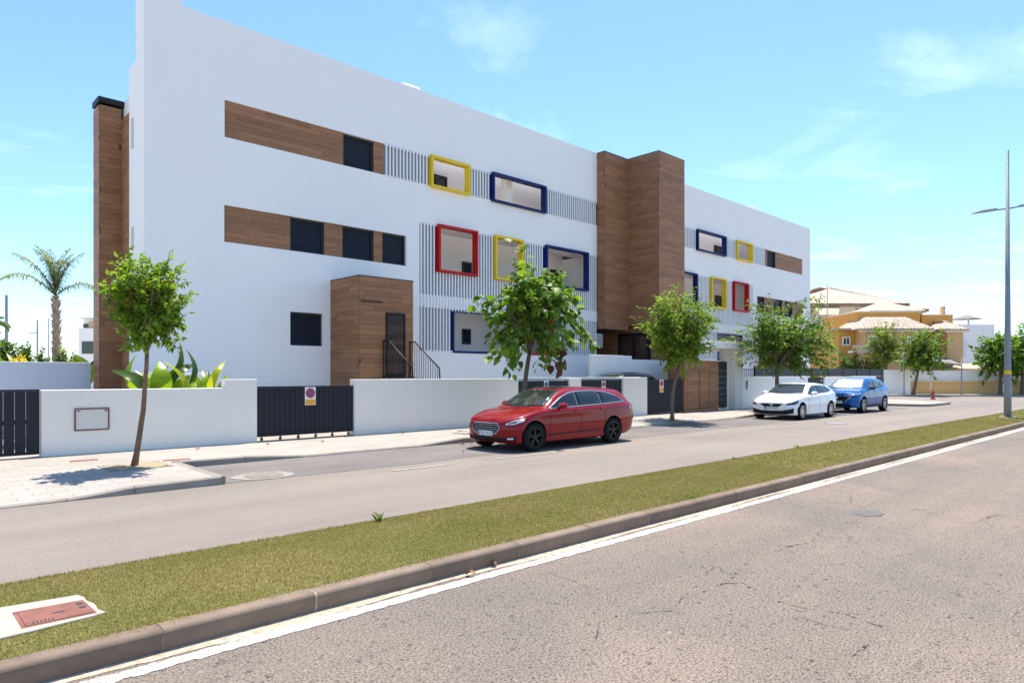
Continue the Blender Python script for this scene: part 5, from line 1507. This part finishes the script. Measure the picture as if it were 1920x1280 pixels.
def polysample(P, n):
    P = [Vector(p) for p in P]
    L = [0]
    for a, b in zip(P, P[1:]): L.append(L[-1] + (b - a).length)
    out = []
    for i in range(n + 1):
        s = L[-1] * i / n
        k = max(j for j in range(len(L)) if L[j] <= s + 1e-9); k = min(k, len(P) - 2)
        f = (s - L[k]) / max(1e-9, L[k + 1] - L[k])
        out.append(P[k].lerp(P[k + 1], f))
    return out
class Car:
    def __init__(s, loc, label, rows, mat, wx, wr=.33, track=.80, front=.8, scale=(1, 1, 1)):
        s.t = thing('car', loc, label, 'car', 'cars parked by the houses'); s.t.scale = scale
        rows = np.array(rows, float)
        f0 = wx[0]; rows[:, 0] = np.where(rows[:, 0] < f0, f0 - (f0 - rows[:, 0]) * front, rows[:, 0]); X = rows[:, 0]; s.nose = X[0]
        n = 120
        # sample denser at both ends
        u = np.linspace(0, 1, n); xq = X[0] + (X[-1] - X[0]) * (.5 - .5 * np.cos(math.pi * u))
        A = np.stack([xq] + [pchip(X, rows[:, k], xq) for k in range(1, rows.shape[1])], 1)
        vs, fs = [], []
        m = None
        for (x, zb, zm, zbelt, zrail, zt, ws, wm, wb, wr_) in A:
            hb_ = zbelt - zm; k_ = min(1, wm / .85)
            P = np.array([(0, zb), (max(.02, ws - .12), zb), (ws, zb + .05), (wm - .030 * k_, zm - .16 * (zm - zb)), (wm - .004 * k_, zm + .06 * hb_), (wm - .016 * k_, zm + .45 * hb_), (wb + .016 * k_, zbelt - .16 * hb_), (wb - .002, zbelt - .03 * hb_), (wb - .03, zbelt + .02), (wr_, zrail), (wr_ * .62, zrail + (zt - zrail) * .78), (0, zt)])
            t = np.array([0, 1, 1.4, 2.2, 2.5, 3.2, 3.9, 4.15, 4.4, 5.6, 6.4, 7.4])
            tq = np.concatenate([np.linspace(t[i], t[i + 1], 5)[:-1] for i in range(len(t) - 1)] + [[t[-1]]])
            yq, zq = pchip(t, P[:, 0], tq), pchip(t, P[:, 1], tq)
            ring = [(x, -y, z) for y, z in zip(yq, zq)] + [(x, y, z) for y, z in list(zip(yq, zq))[-2:0:-1]]
            m = len(ring); vs += ring
        for i in range(n - 1):
            for k in range(m): fs.append((i * m + k, i * m + (k + 1) % m, (i + 1) * m + (k + 1) % m, (i + 1) * m + k))
        fs.append(tuple(range(m - 1, -1, -1))); fs.append(tuple((n - 1) * m + k for k in range(m)))
        me = bpy.data.meshes.new('body_raw'); me.from_pydata(vs, [], fs); me.validate()
        bm = bmesh.new(); bm.from_mesh(me); bmesh.ops.recalc_face_normals(bm, faces=bm.faces); bm.to_mesh(me)
        s.bvh = BVHTree.FromBMesh(bm); bm.free()
        raw = bpy.data.objects.new('body_raw', me); COL.objects.link(raw)
        # wheel arches
        cut = MB()
        for x in wx:
            for sd in (-1, 1):
                cut.lathe([(wr * 1.14, -.30), (wr * 1.14, .30)], 40, (x, sd * .87, wr + .01), 'y')
        cme = bpy.data.meshes.new('cut'); cme.from_pydata(cut.v, [], cut.f)
        bm = bmesh.new(); bm.from_mesh(cme); bmesh.ops.recalc_face_normals(bm, faces=bm.faces); bm.to_mesh(cme); bm.free()
        co = bpy.data.objects.new('cut', cme); COL.objects.link(co)
        md = raw.modifiers.new('b', 'BOOLEAN'); md.operation = 'DIFFERENCE'; md.object = co; md.solver = 'EXACT'
        dg = bpy.context.evaluated_depsgraph_get()
        bme = bpy.data.meshes.new_from_object(raw.evaluated_get(dg))
        bpy.data.objects.remove(raw); bpy.data.objects.remove(co)
        bme.materials.clear(); bme.materials.append(mat)
        bme.polygons.foreach_set('use_smooth', [True] * len(bme.polygons))
        try: bme.set_sharp_from_angle(angle=R(38))
        except Exception: pass
        s.body = link('body', bme, s.t)
        for x in wx:
            for sd in (-1, 1):
                ln = MB(); nn = 24; r = wr * 1.135
                for k in range(nn):
                    a0, a1 = math.pi * k / nn - .15, math.pi * (k + 1) / nn - .15
                    for (ya, yb) in ((.585, .875),):
                        ln.add([(x + r * math.cos(a0), sd * ya, wr + .01 + r * math.sin(a0)), (x + r * math.cos(a1), sd * ya, wr + .01 + r * math.sin(a1)), (x + r * math.cos(a1), sd * yb, wr + .01 + r * math.sin(a1)), (x + r * math.cos(a0), sd * yb, wr + .01 + r * math.sin(a0))], [(0, 1, 2, 3)])
                ln.add([(x + r * math.cos(a), sd * .585, wr + .01 + r * math.sin(a)) for a in [math.pi * k / 20 - .15 for k in range(22)]], [tuple(range(22))])
                ln.build('wheel_arch_liner', M['plastic'], s.t, local=True)
        s.wr, s.track = wr, track
    def cast(s, p, D):
        o = Vector(p) - D * 2.0
        h = s.bvh.ray_cast(o, D)
        if h[0] is None: h = s.bvh.find_nearest(Vector(p))
        nrm = h[1]
        if nrm.dot(D) > 0: nrm = -nrm
        return h[0], nrm
    def panel(s, name, lo, hi, D, mat, nu=14, nv=6, off=.004, parent=None, both=False, skirt=True):
        o = None
        for sg in ((1, -1) if both else (1,)):
            fl = lambda v: Vector((v[0], v[1] * sg, v[2]))
            d = fl(Vector(D).normalized())
            a, b = polysample([fl(p) for p in lo], nu), polysample([fl(p) for p in hi], nu)
            mb = MB(); vs = []; N_ = []
            for j in range(nv + 1):
                for i in range(nu + 1):
                    p, n_ = s.cast(a[i].lerp(b[i], j / nv), d)
                    vs.append(p + n_ * off); N_.append(n_)
            W = nu + 1
            fs = [(j * W + i, j * W + i + 1, (j + 1) * W + i + 1, (j + 1) * W + i) for j in range(nv) for i in range(nu)]
            if skirt:
                rim = [i for i in range(W)] + [j * W + nu for j in range(1, nv + 1)] + [nv * W + i for i in range(nu - 1, -1, -1)] + [j * W for j in range(nv - 1, 0, -1)]
                k0 = len(vs)
                for q in rim: vs.append(vs[q] - N_[q] * (off + .008))
                for q in range(len(rim)): fs.append((rim[q], rim[(q + 1) % len(rim)], k0 + (q + 1) % len(rim), k0 + q))
            mb.add(vs, fs)
            me = mb.build(name, mat, parent or s.t, smooth=False, local=True)
            bm = bmesh.new(); bm.from_mesh(me.data)
            bmesh.ops.recalc_face_normals(bm, faces=bm.faces)
            # make the visible face point outward
            f0 = bm.faces[:][0] if len(bm.faces) else None
            bm.faces.ensure_lookup_table()
            if bm.faces[0].normal.dot(d) > 0: bmesh.ops.reverse_faces(bm, faces=bm.faces)
            bm.to_mesh(me.data); bm.free()
            me.data.polygons.foreach_set('use_smooth', [q < nu * nv for q in range(len(me.data.polygons))])
            o = o or me
        return o
    def strip(s, name, pts, D, w, mat, off=.008, up=(0, 0, 1), n=40, both=False, parent=None):
        u = Vector(up) * w / 2
        return s.panel(name, [Vector(p) - u for p in pts], [Vector(p) + u for p in pts], D, mat, n, 1, off, parent, both)
    def wheels(s, wx, rim, spokes=5, style='double'):
        wr = s.wr
        for x in wx:
            for sd in (-1, 1):
                c = (x, sd * s.track, wr)
                q = lambda r, y: (r, y * sd)
                ty = MB().lathe([q(wr * .68, -.10), q(wr * .90, -.115), q(wr * .985, -.10), q(wr, -.06), q(wr, .06), q(wr * .985, .098), q(wr * .90, .115), q(wr * .70, .105), q(wr * .66, .06)], 36, c, 'y', cap=False).build('wheel', M['tyre'], s.t, smooth=True, local=True)
                rb = MB()
                rb.lathe([q(wr * .705, .108), q(wr * .66, .10), q(wr * .62, .02), q(wr * .60, -.08), (.001, -.08 * sd)], 36, c, 'y', cap=False)
                rb.build('rim', M['plastic'] if style != 'cover' else M['rimblack'], ty, smooth=True, local=True)
                sb = MB()
                sb.lathe([q(wr * .70, .110), q(wr * .64, .112), q(wr * .63, .085)], 36, c, 'y', cap=False)
                sb.lathe([(.001, .105 * sd), q(wr * .16, .10), q(wr * .19, .06)], 20, c, 'y', cap=False)
                for k in range(spokes):
                    a = 2 * math.pi * k / spokes + .35
                    for o_ in ((-.16, .16) if style == 'double' else (0,)):
                        w0 = wr * (.075 if style == 'double' else .13)
                        a1 = a + o_
                        p0 = Vector((math.cos(a + o_ * .3), 0, math.sin(a + o_ * .3))) * wr * .14; p1 = Vector((math.cos(a1), 0, math.sin(a1))) * wr * .66
                        tn = (p1 - p0).normalized(); pn = Vector((-tn.z, 0, tn.x)) * w0 * .55
                        vv = []
                        for p, yy, ww in ((p0, .095, 1.2), (p1, .098, .8)):
                            for (e, y_) in ((-1, yy), (1, yy), (1, yy - .04), (-1, yy - .04)):
                                v_ = p + pn * e * ww; vv.append((v_.x + x, c[1] + y_ * sd, v_.z + wr))
                        sb.add(vv, [(0, 1, 5, 4), (1, 2, 6, 5), (2, 3, 7, 6), (3, 0, 4, 7)])
                sb.build('spokes', rim, ty, local=True)
    def mirror(s, x, y, z, mat):
        for sd in (-1, 1):
            mb = MB(); n = 10; rows_ = [(-.085, .2), (-.07, .62), (-.03, .92), (.02, 1), (.06, .95), (.085, .80)]
            vs = []
            for (dx_, k) in rows_:
                for j in range(n):
                    a = 2 * math.pi * j / n
                    vs.append((x + dx_, sd * (y + .115 * k * math.copysign(abs(math.cos(a)) ** .7, math.cos(a))), z + .075 * k * math.copysign(abs(math.sin(a)) ** .7, math.sin(a))))
            fs = [(i * n + j, i * n + (j + 1) % n, (i + 1) * n + (j + 1) % n, (i + 1) * n + j) for i in range(len(rows_) - 1) for j in range(n)] + [tuple(range(n)), tuple((len(rows_) - 1) * n + j for j in range(n))]
            mb.add(vs, fs)
            o = mb.build('wing_mirror', mat, s.t, smooth=True, local=True)
            MB().tube([(x + .01, sd * (y - .06), z - .04), (x + .02, sd * (y - .22), z - .07)], [.03, .035], 8).build('mirror_arm', M['plastic'], o, local=True)
    def plate(s, x, z, text, w=.50, h=.115, tilt=0):
        x += s.nose
        o = MB().box(x - .012, x, -w / 2, w / 2, z, z + h).build('number_plate', M['plate'], s.t, local=True)
        MB().box(x - .0128, x - .0122, w / 2 - .045, w / 2 - .003, z + .004, z + h - .004).build('country_band', M['signblue'], o, local=True)
        cu = bpy.data.curves.new('plate_text', 'FONT'); cu.body = text; cu.size = h * .98; cu.align_x = 'CENTER'; cu.extrude = .0005
        tmp = bpy.data.objects.new('t', cu); COL.objects.link(tmp)
        dg = bpy.context.evaluated_depsgraph_get()
        me = bpy.data.meshes.new_from_object(tmp.evaluated_get(dg)); bpy.data.objects.remove(tmp)
        me.materials.clear(); me.materials.append(M['text'])
        # letters upright in the plate plane, read from the front (-x)
        me.transform(Matrix(((0, 0, 1, x - .0135), (-1, 0, 0, -.02), (0, 1, 0, z + h * .17), (0, 0, 0, 1))))
        link('plate_letters', me, o, kind='stuff')
def door_lines(c, xs, zl, zh):
    for x in xs:
        c.strip('door_seam', [(x, -1, zl), (x + .02, -1, (zl + zh) / 2), (x, -1, zh)], (0, 1, 0), .012, M['plastic'], .0025, (1, 0, 0), 12)
def bonnet(c, pts):
    c.strip('bonnet_seam', [(x, -y, 3) for x, y in pts], (0, 0, -1), .009, M['plastic'], .002, (0, 1, 0), 24, both=True)
def side_glass(c, lower, upper, cuts, pane_mat, trim=None, tw=.022):
    """window band between two outlines in side view, split into panes at the cuts"""
    lo = [(x, -1, z) for x, z in lower]; hi = [(x, -1, z) for x, z in upper]
    sur = c.panel('window_surround', lo, hi, (0, 1, 0), M['plastic'], 40, 8, .003, both=True)
    lx, lz = zip(*lower); ux, uz = zip(*upper)
    for a, b in cuts:
        q = np.linspace(a, b, 14)
        pl = [(x, -1, float(np.interp(x, lx, lz)) + .018) for x in q]
        ph = [(x, -1, max(float(np.interp(x, ux, uz)) - .018, float(np.interp(x, lx, lz)) + .022)) for x in q]
        c.panel('side_window', pl, ph, (0, 1, 0), pane_mat, 16, 6, .006, both=True)
    if trim:
        c.strip('window_trim', hi, (0, 1, 0), tw, trim, .010, n=60, both=True)
        c.strip('window_trim', lo, (0, 1, 0), tw * .8, trim, .010, n=30, both=True)

# ---------------------------------------------------------------- red estate car
#  x    zb   zm   zbelt zrail zt   ws   wm   wb   wr
rows = [(0.00, .40, .50, .60, .62, .64, .30, .42, .40, .25), (.04, .29, .49, .655, .69, .71, .50, .57, .53, .38), (.12, .22, .49, .70, .745, .77, .64, .70, .64, .47),
        (.30, .19, .50, .745, .81, .835, .78, .835, .77, .55), (.55, .18, .52, .80, .865, .89, .87, .905, .845, .62), (.95, .18, .55, .88, .93, .955, .885, .92, .875, .68), (1.28, .18, .56, .935, .975, 1.0, .885, .922, .885, .72),
        (1.42, .18, .56, .945, 1.03, 1.075, .885, .922, .885, .71), (1.75, .18, .56, .955, 1.22, 1.27, .885, .922, .885, .66), (2.10, .18, .56, .965, 1.385, 1.435, .885, .922, .885, .61), (2.40, .18, .56, .975, 1.43, 1.482, .885, .922, .884, .605),
        (2.85, .18, .56, .985, 1.445, 1.50, .885, .922, .882, .60), (3.45, .18, .56, 1.0, 1.43, 1.487, .885, .922, .878, .595), (4.0, .18, .56, 1.015, 1.40, 1.46, .875, .918, .868, .59), (4.35, .20, .57, 1.02, 1.365, 1.42, .85, .90, .85, .585),
        (4.55, .23, .58, 1.02, 1.28, 1.33, .81, .875, .825, .555), (4.70, .28, .60, 1.0, 1.08, 1.11, .77, .84, .79, .54), (4.82, .34, .62, .88, .91, .93, .68, .76, .71, .48), (4.86, .44, .62, .78, .80, .82, .55, .64, .60, .40)]
wx = (.98, 3.80)
c = Car((9.585, 11.20, .004), 'shiny red estate car with black wheels parked at the kerb', rows, M['carred'], wx, .335, .805, .72, (.975, .96, .93))
lower = [(1.50, .985), (2.5, 1.015), (3.5, 1.045), (4.36, 1.085)]
upper = [(1.50, .987), (1.75, 1.115), (2.05, 1.265), (2.3, 1.345), (2.7, 1.388), (3.2, 1.392), (3.7, 1.35), (4.1, 1.25), (4.36, 1.087)]
side_glass(c, lower, upper, [(1.60, 2.52), (2.57, 3.42), (3.48, 4.30)], M['carglass'], M['chrome'])
def curve_y(xc, k, y, n=8): return [(xc + k * (q / y) ** 2, q, 2) for q in np.linspace(-y, y, n)]
ws_ = c.panel('windscreen', curve_y(1.30, .14, .70), curve_y(2.06, .05, .56), (0, 0, -1), M['screen'], 20, 10, .004)
for s_ in (-1, 1): c.strip('wiper', [(1.38, .05 + s_ * .3, 2), (1.42, -.25 + s_ * .3, 2)], (0, 0, -1), .02, M['plastic'], .016, (1, 0, 0), 8, parent=ws_)
hexlo = [(-1, -.48, .555), (-1, -.35, .425), (-1, .35, .425), (-1, .48, .555)]; hexhi = [(-1, -.48, .557), (-1, -.39, .665), (-1, .39, .665), (-1, .48, .557)]
gr = c.panel('grille', hexlo, hexhi, (1, 0, 0), M['plastic'], 24, 6, .004)
for z, w in ((.475, .38), (.525, .43), (.575, .43), (.625, .40)):
    c.strip('grille_bar', [(-1, -w, z), (-1, w, z)], (1, 0, 0), .007, M['chrome'], .008, n=20, parent=gr)
c.strip('grille_rim', hexhi, (1, 0, 0), .018, M['chrome'], .012, n=30, parent=gr); c.strip('grille_rim', hexlo, (1, 0, 0), .018, M['chrome'], .012, n=30, parent=gr)
hd = (.72, .69, 0)
hl = c.panel('headlight', [(.36, -.58, .635), (.48, -.74, .645), (.66, -.87, .715)], [(.37, -.58, .665), (.50, -.74, .735), (.70, -.87, .79)], hd, M['lens'], 14, 5, .006, both=True)
c.panel('headlight_core', [(.40, -.63, .655), (.52, -.77, .685)], [(.41, -.63, .675), (.54, -.77, .735)], hd, M['lensdark'], 8, 4, .010, both=True)
c.panel('fog_lamp_surround', [(.33, -.50, .26), (.50, -.78, .26)], [(.33, -.52, .345), (.52, -.78, .375)], hd, M['plastic'], 10, 4, .005, both=True)
c.panel('fog_lamp', [(.38, -.62, .295), (.46, -.73, .295)], [(.38, -.62, .335), (.46, -.73, .345)], hd, M['lens'], 6, 3, .012, both=True)
c.panel('lower_intake', [(-1, -.52, .255), (-1, .52, .255)], [(-1, -.5, .35), (-1, .5, .35)], (1, 0, 0), M['plastic'], 14, 4, .005)
c.plate(-.012, .37, '8762 KZJ')
door_lines(c, (1.48, 2.55, 3.46), .30, .95)
c.strip('sill_line', [(1.40, -1, .36), (3.35, -1, .40)], (0, 1, 0), .03, M['plastic'], .003, n=20)
for x in (2.34, 3.28): c.strip('door_handle', [(x, -1, .905 + (x - 2.3) * .02), (x + .20, -1, .91 + (x - 2.3) * .02)], (0, 1, 0), .034, M['carred'], .03, n=8)
c.panel('tail_lamp', [(4.50, -1, .84), (4.72, -1, .86)], [(4.46, -1, .97), (4.66, -1, .97)], (0, 1, 0), M['tail'], 6, 4, .006, both=True)
c.panel('sunroof', [(2.2, -.42, 2), (2.2, .42, 2)], [(2.75, -.42, 2), (2.75, .42, 2)], (0, 0, -1), M['carglass'], 8, 6, .004)
c.mirror(1.80, .985, 1.045, M['carred'])
bonnet(c, [(.38, .52), (.56, .66), (.85, .76), (1.30, .80)])
c.wheels(wx, M['rimblack'], 5, 'double')

# ---------------------------------------------------------------- white hatchback
rows = [(0.00, .42, .50, .57, .59, .61, .30, .44, .42, .26), (.04, .28, .48, .625, .66, .685, .56, .64, .58, .40), (.12, .21, .48, .675, .72, .745, .72, .78, .71, .50),
        (.30, .18, .50, .73, .79, .82, .82, .86, .79, .56), (.55, .17, .52, .80, .86, .89, .865, .89, .83, .62), (.88, .17, .54, .87, .92, .955, .87, .90, .855, .68), (1.16, .17, .55, .92, .965, 1.0, .87, .90, .865, .71),
        (1.30, .17, .55, .93, 1.02, 1.07, .87, .90, .865, .70), (1.60, .17, .55, .94, 1.20, 1.255, .87, .90, .865, .65), (1.92, .17, .55, .95, 1.35, 1.40, .87, .90, .865, .60), (2.25, .17, .55, .96, 1.40, 1.452, .87, .90, .862, .59),
        (2.7, .17, .55, .98, 1.40, 1.455, .87, .90, .858, .585), (3.3, .17, .55, 1.0, 1.375, 1.435, .87, .90, .85, .58), (3.72, .19, .56, 1.02, 1.325, 1.385, .855, .89, .835, .57),
        (3.95, .21, .57, 1.03, 1.285, 1.34, .84, .885, .83, .565), (4.10, .24, .60, 1.02, 1.16, 1.205, .815, .87, .81, .55), (4.21, .30, .62, .93, .98, 1.01, .76, .83, .77, .52), (4.28, .40, .62, .80, .82, .84, .64, .72, .66, .44)]
wx = (.88, 3.54)
c = Car((24.27, 11.62, .004), 'white hatchback parked behind the tree shadow, ahead of the blue car', rows, M['carwhite'], wx, .325, .785, .8, (1, 1, .95))
lower = [(1.48, .985), (2.4, 1.01), (3.3, 1.045), (3.82, 1.11)]
upper = [(1.48, .987), (1.7, 1.11), (1.95, 1.25), (2.2, 1.32), (2.6, 1.345), (3.1, 1.335), (3.55, 1.295), (3.82, 1.17)]
side_glass(c, lower, upper, [(1.56, 2.40), (2.45, 3.26), (3.31, 3.76)], M['carglass'])
c.panel('windscreen', curve_y(1.18, .13, .69), curve_y(1.90, .05, .55), (0, 0, -1), M['screen'], 20, 10, .004)
c.panel('grille', [(-1, -.26, .50), (-1, .26, .50)], [(-1, -.46, .645), (-1, .46, .645)], (1, 0, 0), M['plastic'], 18, 5, .004)
c.panel('emblem', [(-1, -.055, .555), (-1, .055, .555)], [(-1, -.055, .635), (-1, .055, .635)], (1, 0, 0), M['chrome'], 4, 4, .014)
c.panel('headlight', [(.24, -.52, .585), (.40, -.76, .60), (.58, -.86, .67)], [(.27, -.54, .655), (.42, -.76, .735), (.66, -.86, .79)], hd, M['lensdark'], 12, 5, .006, both=True)
c.panel('lower_intake', [(.02, -.60, .235), (-.2, 0, .225), (.02, .60, .235)], [(.02, -.66, .38), (-.2, 0, .36), (.02, .66, .38)], (1, 0, 0), M['plastic'], 24, 4, .005)
c.panel('side_intake', [(.06, -.54, .235), (.30, -.82, .27)], [(.06, -.58, .385), (.30, -.82, .47)], hd, M['plastic'], 8, 4, .006, both=True)
c.plate(-.008, .40, '5075 MHS')
door_lines(c, (1.42, 2.42, 3.20), .30, .95)
for x in (2.2, 3.02): c.strip('door_handle', [(x, -1, .90), (x + .19, -1, .905)], (0, 1, 0), .032, M['carwhite'], .03, n=8)
c.panel('tail_lamp', [(3.98, -1, .84), (4.14, -1, .84)], [(3.96, -1, .93), (4.10, -1, .93)], (0, 1, 0), M['tail'], 6, 4, .006, both=True)
c.mirror(1.72, .965, 1.03, M['carwhite'])
bonnet(c, [(.29, .54), (.50, .68), (.78, .75), (1.18, .78)])
c.wheels(wx, M['rimsilver'], 10, 'cover')

# ---------------------------------------------------------------- blue crossover
rows = [(0.00, .46, .58, .70, .73, .75, .34, .46, .44, .28), (.04, .34, .56, .78, .82, .84, .58, .66, .60, .42), (.12, .27, .56, .84, .89, .915, .74, .79, .73, .52),
        (.30, .24, .57, .89, .955, .985, .83, .875, .81, .58), (.55, .23, .59, .93, 1.0, 1.03, .885, .91, .85, .63), (.90, .23, .62, .98, 1.04, 1.075, .89, .918, .87, .68), (1.12, .23, .63, 1.01, 1.07, 1.10, .89, .918, .878, .72),
        (1.26, .23, .63, 1.02, 1.13, 1.17, .89, .918, .878, .71), (1.55, .23, .63, 1.03, 1.32, 1.37, .89, .918, .878, .67), (1.88, .23, .63, 1.045, 1.49, 1.54, .89, .918, .878, .63), (2.2, .23, .63, 1.06, 1.545, 1.598, .89, .918, .876, .62),
        (2.65, .23, .63, 1.08, 1.56, 1.615, .89, .918, .872, .615), (3.3, .23, .63, 1.10, 1.53, 1.59, .89, .918, .865, .60), (3.75, .25, .64, 1.13, 1.49, 1.55, .88, .91, .85, .59),
        (4.02, .28, .66, 1.13, 1.42, 1.475, .865, .90, .845, .585), (4.20, .32, .68, 1.12, 1.28, 1.325, .83, .88, .83, .57), (4.34, .38, .70, 1.0, 1.06, 1.09, .72, .79, .74, .50), (4.43, .48, .70, .84, .86, .88, .56, .66, .62, .42)]
wx = (.92, 3.60)
c = Car((30.80, 11.74, .004), 'blue crossover car with a silver sunshade in its windscreen', rows, M['carblue'], wx, .355, .80, .8, (1, 1, .97))
lower = [(1.45, 1.085), (2.4, 1.11), (3.2, 1.15), (3.82, 1.24)]
upper = [(1.45, 1.087), (1.65, 1.22), (1.9, 1.38), (2.15, 1.455), (2.6, 1.485), (3.1, 1.475), (3.55, 1.43), (3.82, 1.30)]
side_glass(c, lower, upper, [(1.53, 2.38), (2.43, 3.26), (3.31, 3.76)], M['carglass'])
c.panel('windscreen', curve_y(1.15, .12, .69), curve_y(1.88, .05, .57), (0, 0, -1), M['sunshade'], 20, 10, .004)
gr = c.panel('grille', [(-1, -.30, .50), (-1, .30, .50)], [(-1, -.58, .78), (-1, .58, .78)], (1, 0, 0), M['plastic'], 20, 6, .004)
for sg in (-1, 1): c.strip('grille_chrome', [(-1, sg * .62, .79), (-1, sg * .34, .50)], (1, 0, 0), .03, M['chrome'], .012, (0, 1, 0), 14, parent=gr)
c.panel('emblem', [(-1, -.07, .66), (-1, .07, .66)], [(-1, -.07, .73), (-1, .07, .73)], (1, 0, 0), M['chrome'], 4, 4, .014)
c.panel('headlight', [(.09, -.60, .79), (.30, -.78, .82), (.60, -.88, .87)], [(.11, -.60, .83), (.32, -.78, .87), (.66, -.88, .915)], hd, M['lens'], 12, 5, .006, both=True)
c.panel('lower_intake', [(-1, -.62, .30), (-1, .62, .30)], [(-1, -.55, .42), (-1, .55, .42)], (1, 0, 0), M['plastic'], 18, 4, .005)
c.plate(-.012, .44, '1183 MLL')
door_lines(c, (1.40, 2.42, 3.25), .36, 1.06)
c.panel('sill_cladding', [(1.35, -1, .28), (3.16, -1, .28)], [(1.35, -1, .38), (3.16, -1, .40)], (0, 1, 0), M['plastic'], 20, 3, .006, both=True)
for x in (2.2, 3.05): c.strip('door_handle', [(x, -1, 1.0), (x + .19, -1, 1.005)], (0, 1, 0), .032, M['carblue'], .03, n=8)
c.panel('tail_lamp', [(4.05, -1, .98), (4.25, -1, .98)], [(4.0, -1, 1.08), (4.2, -1, 1.06)], (0, 1, 0), M['tail'], 6, 4, .006, both=True)
c.mirror(1.68, .985, 1.13, M['plastic'])
bonnet(c, [(.29, .56), (.50, .70), (.78, .77), (1.15, .80)])
c.wheels(wx, M['rimsilver'], 5, 'double')

# ---------------------------------------------------------------- black car behind the gates
rows2 = [[v for v in r] for r in rows]
for r in rows2:
    for k in (6, 7, 8, 9): r[k] *= .88
    r[0] *= .92
c = Car((19.75, 16.70, .20), 'black car of which only the roof shows above the gates', rows2, M['carblack'], (.9, 3.3), .33, .68)
c.panel('windscreen', curve_y(1.08, .10, .58), curve_y(1.72, .05, .48), (0, 0, -1), M['screen'], 12, 6, .004)
c.wheels((.9, 3.3), M['rimblack'], 5, 'double')
